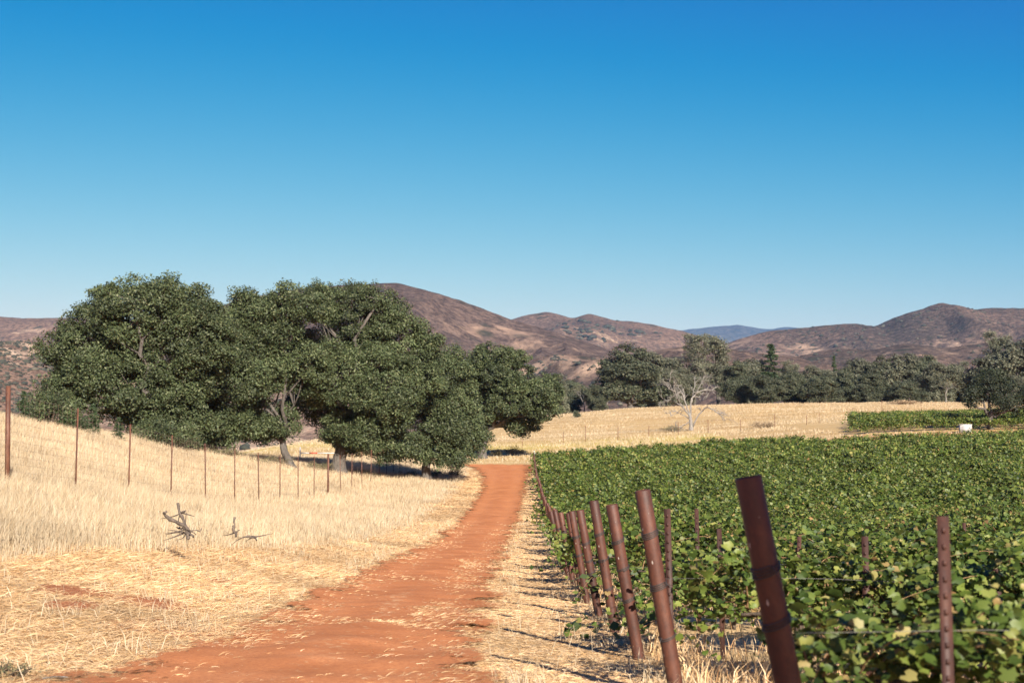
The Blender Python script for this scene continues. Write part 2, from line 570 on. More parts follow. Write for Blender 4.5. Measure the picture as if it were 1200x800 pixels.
# ------------------------------------------------------------------ dirt track
ry = [-8.0]
while ry[-1] < 126:
    ry.append(ry[-1] + max(.15, .007 * ry[-1]))
ry = np.array(ry)
v = np.linspace(-.34, 1.34, 61)
RX = road_l(ry)[:, None] + (road_r(ry) - road_l(ry))[:, None] * v[None, :]
RYY = np.repeat(ry[:, None], len(v), 1)
edge = np.clip(np.minimum(v + .34, 1.34 - v) / .58, 0, 1)[None, :] * np.ones_like(RX)
edge *= np.clip((126 - RYY) / 3, 0, 1)
rut = np.exp(-((v - .2) / .13) ** 2) + np.exp(-((v - .8) / .13) ** 2)
mid = np.exp(-((v - .5) / .16) ** 2)
lit = (.10 + .34 * mid - .22 * rut)[None, :] * np.clip((60 - RYY) / 40, .25, 1) + .25 * fbm(RX * .8, RYY * .5, 31, 3)
RZ = ground_z(RX, RYY) + .04 - .012 * rut[None, :] + .05 * (fbm(RX * 1.3, RYY * .8, 37, 4)) + .006 * RYY / 20 + .012 * mid[None, :]
obj("dirt_road", mesh("dirt_road", np.stack([RX, RYY, RZ], -1).reshape(-1, 3), grid_faces(len(ry), len(v)), M_ROAD,
                      {"edge": edge.ravel(), "litter": lit.ravel(), "rut": (np.clip(rut, 0, 1)[None, :] * np.clip(.75 + 1.5 * fbm(RX * .6, RYY * .3, 33, 3), 0, 1)).ravel()}, True), kind="structure")

# ------------------------------------------------------------------ hills
def ridge(name, pts, d, depth, material, tanf=None, seed=0, base=-30.0, spur=.2, lam=160.0, back=.6, steps=70):
    px = np.array([p_[0] for p_ in pts], float)
    py = np.array([p_[1] for p_ in pts], float)
    xs = np.linspace(px[0], px[-1], int((px[-1] - px[0]) / 1.6))
    # smooth the skyline a little
    yy = np.interp(xs, px, py)
    k = np.hanning(11); k /= k.sum()
    yy = np.convolve(np.pad(yy, 5, 'edge'), k, 'valid')
    yy += fbm(xs / 9.0, xs * 0, seed + 40, 3) * 1.1
    rx_, rz_ = np.array([ray(a, c) for a, c in zip(xs, yy)]).T
    s = np.concatenate([np.linspace(0, 1, steps), 1 + np.linspace(0, back, 14)[1:]])
    dist = d - depth * (1 - s)
    X = rx_[None, :] * (dist[:, None] * .35 + d * .65)
    Y = np.repeat(dist[:, None], len(xs), 1)
    cz = rz_ * d
    prof = np.where(s <= 1, np.clip(s, 0, 1) ** 1.25, 1 - ((s - 1) / back) ** 1.5)
    Z = base + (cz - base)[None, :] * prof[:, None]
    wx = X / lam + fbm(X / (lam * 1.5), Y / (lam * 1.5), seed + 3, 3) * 1.6
    g = 1 - np.abs(2 * vnoise(wx, Y / (lam * 3.2), seed + 11) - 1)
    g2 = 1 - np.abs(2 * vnoise(wx * 2.7, Y / (lam * 1.3), seed + 12) - 1)
    amp = np.where(s <= 1, 4 * s * (1 - s), 0)[:, None]
    Z += amp * (cz - base)[None, :] * spur * 1.3 * ((g - .5) + .5 * (g2 - .5)) + amp * lam * .13 * fbm(X / (lam * .3), Y / (lam * .3), seed + 20, 4)
    t = np.zeros_like(X) if tanf is None else tanf((X / np.maximum(Y, 1)) * FPX + 600, 500 - Z / Y * FPX, s[:, None] + 0 * X)
    o = obj(name, mesh(name, np.stack([X, Y, Z], -1).reshape(-1, 3), grid_faces(len(s), len(xs)), material, {"tan": t.ravel()}, True), kind="structure")
    return X, Y, Z, s


M_HA = hill_mat("burnt_brown_slope", (.150, .102, .080), (.092, .064, .053), (.42, .28, .19), .58, 1.1, 1.4, .0035)
M_HB = hill_mat("tan_and_brown_slope", (.23, .145, .10), (.125, .083, .063), (.60, .43, .28), .40, .8, 1.6, .004)
M_HD = hill_mat("distant_slope", (.10, .085, .07), (.06, .06, .055), (.3, .25, .2), .6, 1.0, .2, .0012)
M_HE = hill_mat("speckled_grey_brown_slope", (.19, .122, .09), (.085, .064, .052), (.54, .37, .25), .40, .95, 1.6, .004)
M_HC = hill_mat("pale_pink_slope", (.42, .275, .195), (.25, .165, .12), (.72, .53, .37), .3, .75, 2.6, .008)

gauss = lambda px, py, cx, cy, sx, sy: np.exp(-((px - cx) / sx) ** 2 - ((py - cy) / sy) ** 2)
RB = ridge("hill_mid", [(430, 440), (520, 405), (570, 384), (600, 374), (618, 369), (640, 365), (655, 368), (670, 373), (690, 367), (705, 371), (720, 375), (745, 377), (765, 380), (780, 384), (800, 388), (830, 396), (870, 408), (920, 425), (1000, 450)],
      2800, 1300, M_HB, lambda a, b_, s: -.12 + .62 * gauss(a, b_, 705, 395, 60, 22) + .4 * gauss(a, b_, 650, 375, 30, 8), 5, -40, .16, 230)
ridge("hill_brown", [(60, 450), (150, 415), (200, 388), (265, 356), (320, 343), (370, 336), (420, 333), (465, 331), (500, 340), (540, 352), (580, 367), (600, 375), (640, 386), (680, 398), (720, 412), (770, 432), (830, 455)],
      1500, 800, M_HA, lambda a, b_, s: -.02 + .5 * np.clip((b_ - 372) / 40, 0, 1) + .45 * gauss(a, b_, 590, 385, 60, 12) + .3 * gauss(a, b_, 520, 372, 40, 20), 2, -30, .2, 150)
ridge("hill_far_blue", [(700, 400), (760, 392), (800, 386.5), (830, 383.5), (850, 381.5), (865, 380.5), (885, 384), (905, 386), (920, 382.5), (935, 383.5), (950, 388), (1000, 395), (1060, 405)],
      9500, 3000, M_HD, None, 9, -60, .15, 700)
RE = ridge("hill_right", [(790, 430), (830, 412), (862, 398), (900, 388), (940, 384), (970, 381), (1000, 379), (1010, 380), (1025, 383), (1045, 373), (1065, 366), (1080, 362), (1103, 354), (1120, 358), (1140, 363), (1160, 361), (1200, 361), (1300, 366), (1500, 385)],
      2200, 1100, M_HE, lambda a, b_, s: -.05 + .3 * np.clip((b_ - 372) / 40, 0, 1) + .35 * gauss(a, b_, 1130, 405, 120, 18) + .3 * gauss(a, b_, 950, 410, 60, 10), 13, -40, .2, 190)
ridge("hill_left_far", [(-320, 372), (-200, 366), (-80, 374), (0, 371), (30, 373), (75, 372), (120, 373), (200, 378), (300, 400), (420, 455)],
      2600, 1200, M_HB, lambda a, b_, s: -.12 + .35 * gauss(a, b_, 40, 388, 70, 8), 17, -40, .15, 220)
RC = ridge("hill_left_near", [(-380, 380), (-200, 385), (-80, 395), (0, 400), (30, 398), (60, 404), (100, 418), (200, 432), (300, 450), (420, 472)],
      760, 430, M_HC, lambda a, b_, s: .25 + .2 * gauss(a, b_, 30, 410, 60, 10), 21, -30, .16, 70)
RF = ridge("hill_front_mid", [(480, 455), (560, 436), (610, 424), (650, 414), (690, 416), (730, 419), (780, 408), (830, 404), (880, 413), (930, 417), (970, 428), (1030, 440)],
      1150, 560, M_HE, lambda a, b_, s: .3 + .35 * gauss(a, b_, 690, 430, 90, 12), 27, -25, .2, 90)
RG = ridge("hill_front_right", [(860, 445), (900, 430), (940, 416), (980, 408), (1020, 410), (1060, 402), (1110, 408), (1160, 400), (1220, 396), (1320, 398), (1450, 410)],
      1350, 600, M_HE, lambda a, b_, s: .2 + .25 * gauss(a, b_, 1110, 412, 120, 10), 33, -25, .2, 110)

# scrub and small oaks dotted over the hillsides: far too many to tell apart
def blob_field(name, src, n, size, seed, where, mt):
    X, Y, Z, s = src
    rg = np.random.default_rng(seed)
    nr, nc = X.shape
    r = rg.uniform(2, 68, n * 6); c = rg.uniform(1, nc - 2, n * 6)
    ri, ci = r.astype(int), c.astype(int)
    fr, fc = r - ri, c - ci
    def samp(A):
        return (A[ri, ci] * (1 - fc) + A[ri, ci + 1] * fc) * (1 - fr) + (A[ri + 1, ci] * (1 - fc) + A[ri + 1, ci + 1] * fc) * fr
    P = np.stack([samp(X), samp(Y), samp(Z)], -1)
    a = P[:, 0] / P[:, 1] * FPX + 600; b_ = 500 - P[:, 2] / P[:, 1] * FPX
    w = where(a, b_) * np.clip(.5 + 4 * fbm(P[:, 0] / 120, P[:, 1] / 120, seed, 3), 0, 1)
    P = P[rg.random(len(P)) < w][:n]
    base = np.array([[1, 0, 0], [.5, .87, 0], [-.5, .87, 0], [-1, 0, 0], [-.5, -.87, 0], [.5, -.87, 0],
                     [.8, .2, .55], [-.1, .8, .6], [-.8, -.1, .5], [.1, -.8, .6], [0, 0, 1.0]])
    F = np.array([[0, 1, 6], [1, 7, 6], [1, 2, 7], [2, 3, 8], [2, 8, 7], [3, 4, 8], [4, 9, 8], [4, 5, 9], [5, 0, 6], [5, 6, 9], [6, 7, 10], [7, 8, 10], [8, 9, 10], [9, 6, 10]])
    m_ = len(P)
    S = size * rg.lognormal(0, .35, (m_, 1, 1)) * np.array([1, 1, .75])
    V = P[:, None, :] + (base[None] * (1 + rg.normal(0, .18, (m_, 11, 3)))) * S
    FF = (F[None] + (np.arange(m_) * 11)[:, None, None]).reshape(-1, 3)
    obj(name, mesh(name, V.reshape(-1, 3), FF, mt, {"tint": np.repeat(rg.random(m_), 11)}), kind="stuff",
        label="dark scrub dotted over the " + name.replace("chaparral_", "").replace("_", " ") + " slope", cat="scrub")


M_CHAP = leaf_mat("chaparral_leaf", [(0, (.028, .03, .02)), (.6, (.045, .045, .031)), (1, (.075, .066, .046))], .9, 0)
blob_field("chaparral_pale", RB, 900, 4.6, 3, lambda a, b_: gauss(a, b_, 712, 393, 50, 14) * 1.6 * (b_ > 376) + .03, M_CHAP)
blob_field("chaparral_right", RE, 2600, 1.9, 4, lambda a, b_: .7 + 0 * a, M_CHAP)
blob_field("chaparral_left", RC, 4200, .95, 5, lambda a, b_: (a > -60) * (a < 330) * 1.0, M_CHAP)
blob_field("chaparral_front", RF, 1500, 1.5, 6, lambda a, b_: .8 + 0 * a, M_CHAP)
blob_field("chaparral_low", RG, 1500, 1.6, 8, lambda a, b_: .8 + 0 * a, M_CHAP)

# the air between here and the far blue ridge
hv, hf = boxg(-16000, 16000, -400, 16500, -75, 690)
hz = bpy.data.materials.new("haze_air"); hz.use_nodes = True
nt = hz.node_tree
nt.nodes.remove(nt.nodes["Principled BSDF"])
pv = nt.nodes.new("ShaderNodeVolumePrincipled")
pv.inputs['Color'].default_value = (.24, .55, 1.0, 1)
pv.inputs['Density'].default_value = 0.00004
pv.inputs['Anisotropy'].default_value = 0.0
nt.links.new(pv.outputs[0], nt.nodes["Material Output"].inputs['Volume'])
obj("haze", mesh("haze", hv, hf, hz), kind="stuff")

# ------------------------------------------------------------------ plants: builders
def leaf_quads(P, Nn, S, rg, aspect=.62):
    n = len(P)
    t = norm(np.cross(Nn, rg.normal(0, 1, (n, 3))))
    b_ = np.cross(Nn, t)
    S = np.broadcast_to(S, (n,))[:, None]
    V = np.stack([P - t * S * .5, P - b_ * S * .5 * aspect + t * S * .06, P + t * S * .5, P + b_ * S * .5 * aspect + t * S * .06], 1)
    return V.reshape(-1, 3), np.arange(4 * n).reshape(-1, 4)


def sphere_pts(n, rg):
    return norm(rg.normal(0, 1, (n, 3)))


def crown_geo(lobes, rg, clump_r, spacing, leaf, per, fill=.12, flat=.62, sub=0):
    """lobes [(centre, radii)]: leaf clumps over and through the lobes, each a ragged spray of single leaves. Returns leaf geometry, clump centres."""
    C, L = [], []
    if sub:
        more = []
        for (c, r) in lobes:
            c, r = np.asarray(c, float), np.asarray(r, float)
            more.append((c, r * .72))
            for d_ in sphere_pts(sub, rg):
                k = rg.uniform(.26, .5)
                more.append((c + d_ * r * (1.02 - k * .75), r.mean() * k * np.array([1.05, 1.05, .8])))
        lobes = more
    for i, (c, r) in enumerate(lobes):
        c, r = np.asarray(c, float), np.asarray(r, float)
        area = 4 * np.pi * ((r[0] * r[1]) ** 1.6 / 3 + (r[0] * r[2]) ** 1.6 / 3 + (r[1] * r[2]) ** 1.6 / 3) ** (1 / 1.6)
        n = max(4, int(area / spacing ** 2))
        u_ = sphere_pts(n, rg)
        rad = np.where(rg.random(n) < fill, rg.uniform(.3, .75, n), rg.uniform(.80, 1.04, n))
        q = c + u_ * r * rad[:, None]
        keep = np.ones(n, bool)
        for j, (c2, r2) in enumerate(lobes):
            if j != i:
                keep &= (((q - np.asarray(c2)) / np.asarray(r2)) ** 2).sum(1) > .5
        C.append(q[keep]); L.append(np.full(keep.sum(), i))
    C, L = np.concatenate(C), np.concatenate(L)
    m_ = len(C)
    rc = clump_r * rg.lognormal(0, .28, m_)
    L0 = L
    cnt = np.maximum(6, (per * (rc / clump_r) ** 2 * rg.uniform(.55, 1.25, m_))).astype(int)
    idx = np.repeat(np.arange(m_), cnt)
    n = len(idx)
    d_ = sphere_pts(n, rg) * (rg.random(n) ** .45)[:, None]
    # sprays are flattened, tilted discs
    tilt = norm(np.array([0, 0, 1.0]) + rg.normal(0, .38, (m_, 3)))[idx]
    comp = (d_ * tilt).sum(1, keepdims=True)
    d_ = d_ - tilt * comp * (1 - flat)
    P = C[idx] + d_ * rc[idx][:, None]
    out = np.stack([np.asarray(lobes[k][0], float) for k in range(len(lobes))])[L][idx]
    nn = norm(norm(P - out) * .55 + np.array([0, 0, .45]) + rg.normal(0, .62, (n, 3)))
    V, F = leaf_quads(P, nn, leaf * rg.uniform(.65, 1.3, n), rg)
    tint = np.repeat((rg.random(m_) * .45 + .55 * rg.random(len(lobes))[L])[idx] + rg.normal(0, .06, n), 4)
    if sub:
        L = L // (sub + 1)
    return V, F, np.clip(tint, 0, 1), C, L


def limbs_geo(base, fork, lobes, C, L, rg, r0, sides=7, twigs=6, lean=None):
    g = Geo()
    base, fork = np.asarray(base, float), np.asarray(fork, float)
    mid = (base + fork) / 2 + (np.array([0, 0, 0]) if lean is None else np.asarray(lean, float))
    path = bez(base - np.array([0, 0, .25]), mid, fork, 8)
    path[1:-1, :2] += rg.normal(0, r0 * .15, (6, 2))
    rad = np.linspace(1.0, .72, 8) * r0
    rad[0] *= 1.55; rad[1] *= 1.18
    g.add(*tube(path, rad, 10))
    for i, (c, r) in enumerate(lobes):
        c, r = np.asarray(c, float), np.asarray(r, float)
        end = c + rg.normal(0, .12, 3) * r
        st = fork - (fork - base) * rg.uniform(0, .28)
        ctrl = st * .45 + end * .55 + np.array([0, 0, -.12 * np.linalg.norm(end - st)]) + rg.normal(0, .08, 3) * np.linalg.norm(end - st)
        pth = bez(st, ctrl, end, 8)
        pth[1:-1] += rg.normal(0, .035 * np.linalg.norm(end - st), (6, 3))
        rl = r0 * rg.uniform(.36, .52)
        g.add(*tube(pth, np.linspace(rl, rl * .32, 8), sides))
        own = C[L == i]
        if len(own):
            pick = own[rg.permutation(len(own))[:twigs]]
            for q in pick:
                s_ = pth[rg.integers(4, 8)]
                tw = bez(s_, (s_ + q) / 2 + rg.normal(0, .1, 3) * np.linalg.norm(q - s_), q, 5)
                g.add(*tube(tw, np.linspace(rl * .26, rl * .07, 5), 4))
    return g


def make_tree(name, base, fork, lobes, rg, r0, label, leafm, barkm, clump_r=.6, spacing=.75, leaf=.16, per=60, cat="tree", group=None, lean=None, twigs=6, fill=.2, sub=0):
    base = np.asarray(base, float)
    root = obj(name, None, None, label, cat, group, None, tuple(base))
    V, F, tint, C, L = crown_geo(lobes, rg, clump_r, spacing, leaf, per, fill, sub=sub)
    obj("crown", mesh(name + "_crown", V - base, F, leafm, {"tint": tint}), root)
    g = limbs_geo(base, fork, lobes, C, L, rg, r0, twigs=twigs, lean=lean)
    g.V = [q - base for q in g.V]
    obj("trunk", g.build(name + "_trunk", barkm, True), root)
    return root


def copy_tree(o, loc, rz, sc, label, group, cat=None, name=None):
    r = o.copy(); COL.objects.link(r)
    if name:
        r.name = name
    r.location = loc; r.rotation_euler = (0, 0, rz); r.scale = sc if hasattr(sc, '__len__') else (sc, sc, sc)
    if label: r["label"] = label
    if group: r["group"] = group
    if cat: r["category"] = cat
    for ch in o.children:
        c = ch.copy(); COL.objects.link(c); c.parent = r
    return r


# ------------------------------------------------------------------ the big oaks on the left
def oak(label, tpx, d, fork_py, r0, lobes_px, seed, lean=None, depth=.85, dspread=2.0, fork_px=None, per=112, leaf=.14, spacing=.66):
    rg = np.random.default_rng(seed)
    x = ray(tpx, 500)[0] * d
    base = (x, d, gz(x, d))
    fork = W(fork_px or tpx, fork_py, d)
    lobes = []
    for (a, b_, ra, rb) in lobes_px:
        dd = d + rg.uniform(-1, .6) * dspread
        lobes.append((W(a, b_, dd), (1.08 * ra * dd / FPX, max(ra, rb) * dd / FPX * depth, 1.06 * rb * dd / FPX)))
    return make_tree("oak_tree", base, fork, lobes, rg, r0, label, M_OAK, M_BARK, .5, spacing, leaf, per, "tree", "big oaks beside the dirt road", lean, sub=7, twigs=9)


oak("broad rounded oak at the far left, tallest of the grove", 178, 80, 470, .42,
    [(165, 395, 78, 66), (165, 362, 62, 34), (112, 415, 55, 48), (218, 400, 52, 56), (150, 455, 70, 40), (205, 352, 40, 28), (135, 358, 46, 28), (92, 440, 36, 22), (222, 372, 40, 36), (242, 392, 30, 40), (165, 480, 40, 26), (200, 485, 46, 28), (180, 350, 35, 24), (72, 470, 26, 14), (100, 385, 34, 34), (240, 420, 34, 50), (190, 502, 46, 16)], 101)
oak("small shaded oak tucked behind the broad left oak and the forked oak", 250, 86, 505, .3,
    [(268, 450, 40, 52), (262, 408, 36, 40), (280, 385, 30, 30), (250, 496, 52, 24), (292, 420, 34, 42), (268, 398, 30, 30), (228, 470, 36, 32)], 102)
oak("oak with a crooked leaning trunk left of the middle oak", 346, 88, 505, .26,
    [(318, 382, 44, 40), (300, 438, 46, 46), (342, 360, 40, 26), (310, 488, 42, 24), (352, 425, 40, 48), (288, 356, 20, 14), (292, 504, 40, 14)], 103, (-.55, 0, .3), fork_px=330)
oak("big middle oak with a stout dark upright trunk", 398, 93, 485, .48,
    [(420, 378, 54, 42), (470, 396, 40, 40), (400, 440, 54, 56), (456, 455, 54, 54), (428, 505, 54, 24), (492, 430, 28, 42), (388, 352, 34, 20), (440, 350, 26, 14), (372, 470, 30, 34), (448, 520, 46, 14)], 104)
oak("low drooping oak whose foliage hangs over the road edge", 500, 98, 520, .34,
    [(528, 452, 36, 46), (546, 498, 26, 42), (500, 505, 40, 34), (484, 528, 30, 14), (512, 470, 38, 40), (528, 535, 18, 14)], 105)
oak("oak behind the drooping one, its right limb over the meadow", 566, 135, 500, .42,
    [(556, 444, 44, 32), (600, 450, 40, 38), (632, 472, 22, 34), (556, 480, 36, 26), (610, 492, 26, 16), (528, 430, 30, 18), (585, 420, 36, 14), (645, 455, 16, 18)], 106, per=100, leaf=.18, spacing=.75)

# ------------------------------------------------------------------ tree line beyond the meadow: a few sources, each tree its own copy
def proto_oak(seed, hgt=10.0, wid=5.0, leafm=M_OAKFAR, trunk=.14):
    rg = np.random.default_rng(seed)
    lobes = []
    for k in range(11):
        a = rg.uniform(0, 6.283); q = rg.uniform(.15, .62) * wid
        zz = rg.uniform(.14, .78) * hgt
        r = rg.uniform(.28, .42) * wid * (1.1 - .35 * abs(zz / hgt - .5))
        lobes.append(((math.cos(a) * q, math.sin(a) * q, zz), (r, r, r * .8)))
    lobes.append(((0, 0, hgt * .84), (wid * .34, wid * .34, hgt * .16)))
    return make_tree("oak_tree", (0, 0, 0), (0, 0, hgt * trunk), lobes, rg, .32, "x", leafm, M_BARK, .7, .85, .27, 95, twigs=3)


def proto_pine(seed, hgt=15.0, wid=4.0, leafm=M_PINE):
    """sparse grey pine: forked stem, open ragged tufts with sky between"""
    rg = np.random.default_rng(seed)
    root = obj("pine_tree", None, None, "x", "tree")
    g, C = Geo(), []
    stems = [bez((0, 0, -.2), (rg.normal(0, .4), rg.normal(0, .4), hgt * .5), (rg.normal(0, 1.0), rg.normal(0, 1.0), hgt * rg.uniform(.9, 1)), 12) for _ in range(3)]
    for st in stems:
        g.add(*tube(st, np.linspace(.24, .04, 12), 6))
        for k in range(26):
            f = rg.uniform(.25, 1) ** .8
            p0 = st[min(11, int(f * 11.99))]
            a = rg.uniform(0, 6.283)
            ln = wid * (1.12 - .75 * f) * rg.uniform(.5, 1.0)
            p1 = p0 + np.array([math.cos(a) * ln, math.sin(a) * ln, ln * rg.uniform(.25, .7)])
            br = bez(p0, (p0 + p1) / 2 - np.array([0, 0, .15 * ln]), p1, 5)
            g.add(*tube(br, np.linspace(.06, .02, 5), 4))
            for q in (1.0, .75, .5):
                C.append(p0 + (p1 - p0) * q + rg.normal(0, .2, 3))
    C = np.array(C)
    idx = np.repeat(np.arange(len(C)), 36)
    P = C[idx] + rg.normal(0, .36, (len(idx), 3)) * np.array([1, 1, .75])
    nn = norm(rg.normal(0, 1, (len(idx), 3)) + np.array([0, -.1, .4]))
    V, F = leaf_quads(P, nn, .42 * rg.uniform(.6, 1.3, len(idx)), rg, .32)
    obj("crown", mesh("pine_crown", V, F, leafm, {"tint": np.repeat(rg.random(len(C))[idx], 4)}), root)
    obj("trunk", g.build("pine_trunk", M_BARK, True), root)
    return root


def proto_spire(seed, hgt=10.0, wid=2.0, leafm=M_CONI, n=1.0, leaf=.3):
    rg = np.random.default_rng(seed)
    root = obj("conifer_tree", None, None, "x", "tree")
    g = Geo()
    g.add(*tube(bez((0, 0, -.2), (.1, 0, hgt * .5), (0, 0, hgt), 8), np.linspace(.16, .02, 8) * hgt / 10, 6))
    P = []
    for k in range(int(85 * n)):
        f = rg.uniform(.08, .98)
        a = rg.uniform(0, 6.283)
        ln = wid * (1.03 - f) ** .8 * rg.uniform(.55, 1.1)
        p0 = np.array([0, 0, f * hgt]); p1 = p0 + np.array([math.cos(a) * ln, math.sin(a) * ln, -ln * .15 + .25 * ln * f])
        g.add(*tube(np.array([p0, (p0 + p1) / 2 + [0, 0, .06 * ln], p1]), np.array([.03, .02, .01]) * hgt / 10, 3, False))
        m_ = int(34 + 60 * ln / wid)
        t = rg.random((m_, 1)) ** .7
        P.append(p0 + (p1 - p0) * t + rg.normal(0, .055, (m_, 3)) * wid * np.array([1, 1, .7]))
    P = np.concatenate(P)
    V, F = leaf_quads(P, norm(rg.normal(0, .7, P.shape) + [0, 0, .7]), leaf * rg.uniform(.6, 1.2, len(P)), rg, .4)
    obj("crown", mesh("conifer_crown", V, F, leafm, {"tint": np.repeat(rg.random(len(P)), 4)}), root)
    obj("trunk", g.build("conifer_trunk", M_BARK, True), root)
    return root


def proto_bare(seed, hgt=8.0):
    rg = np.random.default_rng(seed)
    root = obj("bare_tree", None, None, "x", "tree")
    g = Geo()
    tips = []
    def grow(p, d_, ln, r, lev):
        q = p + d_ * ln
        g.add(*tube(bez(p, (p + q) / 2 + rg.normal(0, .08, 3) * ln, q, 5), np.linspace(r, r * .55, 5), 5 if lev < 2 else 3, False))
        if lev >= 4:
            tips.append(q); return
        for _ in range(3 if lev < 3 else 2):
            nd = norm(d_ + rg.normal(0, .45, 3) + np.array([0, 0, .12]))
            grow(q, nd, ln * rg.uniform(.55, .8), r * .55, lev + 1)
    grow(np.zeros(3), np.array([0, 0, 1.0]), hgt * .3, .16, 0)
    obj("trunk", g.build("bare_trunk", M_DEAD, True), root)
    C = np.array(tips)
    idx = np.repeat(np.arange(len(C)), 10)
    P = C[idx] + rg.normal(0, .3, (len(idx), 3))
    V, F = leaf_quads(P, norm(rg.normal(0, 1, P.shape)), .28 * rg.uniform(.5, 1.2, len(P)), rg, .25)
    obj("crown", mesh("bare_crown", V, F, M_WEED, {"tint": np.repeat(rg.random(len(P)), 4)}), root)
    return root


KINDS = {'O1': proto_oak(201), 'O2': proto_oak(202, 9.5, 5.6), 'O3': proto_oak(203, 10.5, 4.4, trunk=.12), 'O4': proto_oak(204, 8.0, 5.2, trunk=.1),
         'P1': proto_pine(211), 'P2': proto_pine(212, 14, 3.6), 'S': proto_spire(221), 'B': proto_bare(231),
         'G': proto_oak(205, 9.5, 4.6, M_PINE, .12)}
HGT = {'O1': 10.0, 'O2': 9.5, 'O3': 10.5, 'O4': 8.0, 'P1': 15.5, 'P2': 14.5, 'S': 10.0, 'B': 8.0, 'G': 9.5}
NAME = {'O': 'oak_tree', 'P': 'pine_tree', 'S': 'conifer_tree', 'B': 'bare_tree', 'G': 'oak_tree'}
USED = set()
TREES = [  # px, top row, distance, kind, width factor, label
    (652, 438, 278, 'G', .8, "grey green tree at the left end of the far treeline, behind the oak's right limb"),
    (667, 446, 296, 'O4', .9, "low olive tree between the grey green tree and a bare grey one"),
    (684, 444, 285, 'B', 1.1, "bare grey twiggy tree left of the big dark oak across the meadow"),
    (700, 452, 272, 'O4', .8, "low bushy green tree just left of the big dark oak across the meadow"),
    (712, 440, 300, 'B', 1.0, "bare grey tree with pale twigs against the foot of the big dark oak"),
    (738, 404, 276, 'O3', 1.25, "big dark oak left of the dead white tree, tallest oak of the treeline"),
    (762, 412, 292, 'G', .9, "grey green tree touching the right side of the big dark oak"),
    (780, 428, 284, 'B', 1.0, "thin grey leafless tree in the gap left of the paired grey pines"),
    (800, 430, 276, 'G', .8, "pale grey green tree straight behind the dead white tree's left branches"),
    (814, 391, 290, 'P1', 1.0, "tall sparse grey pine, left one of the pair behind the dead white tree"),
    (842, 394, 296, 'P2', 1.1, "tall sparse grey pine, right one of the pair behind the dead white tree"),
    (866, 424, 282, 'O1', .9, "dark oak at the right foot of the paired grey pines"),
    (884, 420, 300, 'G', .9, "grey tree crown between the paired pines and the pointed conifer"),
    (904, 402, 296, 'S', 1.5, "pointed conifer, tallest spire right of the paired grey pines"),
    (895, 440, 274, 'O4', 1.1, "low dark oak in front of the tall pointed conifer"),
    (921, 424, 298, 'P2', 1.0, "grey pine just right of the tall pointed conifer"),
    (932, 436, 277, 'O2', .9, "dark round oak over the bare middle of the meadow's far edge"),
    (952, 428, 292, 'G', .8, "pale oak left of the small slim spire"),
    (978, 416, 298, 'S', .7, "small slim dark spire rising from the treeline"),
    (966, 440, 272, 'O4', 1.2, "low wide dark oak below the small slim spire"),
    (990, 432, 286, 'O1', .8, "dark oak right of the small slim spire"),
    (1006, 420, 296, 'G', .9, "tall pale green oak a little right of the small slim spire"),
    (1020, 438, 271, 'O2', 1.0, "wide dark oak at the meadow edge beneath the tall pale green oak"),
    (1036, 418, 290, 'O3', .9, "upright dark oak below the right hill's long shoulder"),
    (1052, 428, 300, 'P1', .8, "ragged grey pine among oaks below the right hill's peak"),
    (1060, 414, 289, 'G', 1.0, "broad pale green oak below the right hill's peak"),
    (1066, 446, 268, 'O4', 1.2, "low dark bushy oak at the meadow edge below the right hill's peak"),
    (1085, 418, 292, 'O1', .9, "dark domed oak just right of the broad pale green oak"),
    (1098, 424, 281, 'G', .9, "light grey green oak right of the dark domed oak"),
    (1108, 440, 270, 'B', 1.2, "pale leafless shrubby tree left of the lone vineyard oak"),
    (1118, 428, 288, 'O3', .9, "dark oak directly left of the tall feathery pine"),
    (1128, 424, 298, 'P2', .9, "thin grey pine half hidden behind the lone vineyard oak"),
    (1142, 430, 282, 'G', .9, "pale grey oak showing over the lone vineyard oak's crown"),
    (1164, 390, 285, 'P2', .8, "tall feathery grey pine, highest in the treeline at the right"),
    (1172, 412, 296, 'P2', 1.0, "shorter grey pine leaning on the tall feathery pine's right"),
    (1186, 438, 268, 'G', .8, "grey green bushy oak behind the lone vineyard oak's right side"),
    (1198, 398, 278, 'G', 1.1, "tall grey green tree cut by the picture's right edge"),
    (1226, 408, 282, 'O1', 1.1, "dark oak just past the tall tree at the right edge"),
    (1250, 415, 285, 'G', 1.1, "pale oak outside the right edge of the vineyard view"),
    (1214, 440, 255, 'G', 1.0, "low pale oak in front of the tall tree at the right edge"),
]
for i, (px, top, d, k, wf, lab) in enumerate(TREES):
    x = ray(px, 470)[0] * d
    z0 = gz(x, d) - .2
    s = (ray(px, top)[1] * d - z0) / HGT[k]
    wf = wf * (1.3 if k[0] in 'OG' else 1.1)
    src = KINDS[k]
    sc = (s * wf, s * wf, s)
    if k not in USED:
        USED.add(k)
        src.location, src.rotation_euler, src.scale = (x, d, z0), (0, 0, i * 1.7), sc
        src["label"], src["group"] = lab, "treeline beyond the meadow"
    else:
        copy_tree(src, (x, d, z0), i * 1.7, sc, lab, "treeline beyond the meadow")

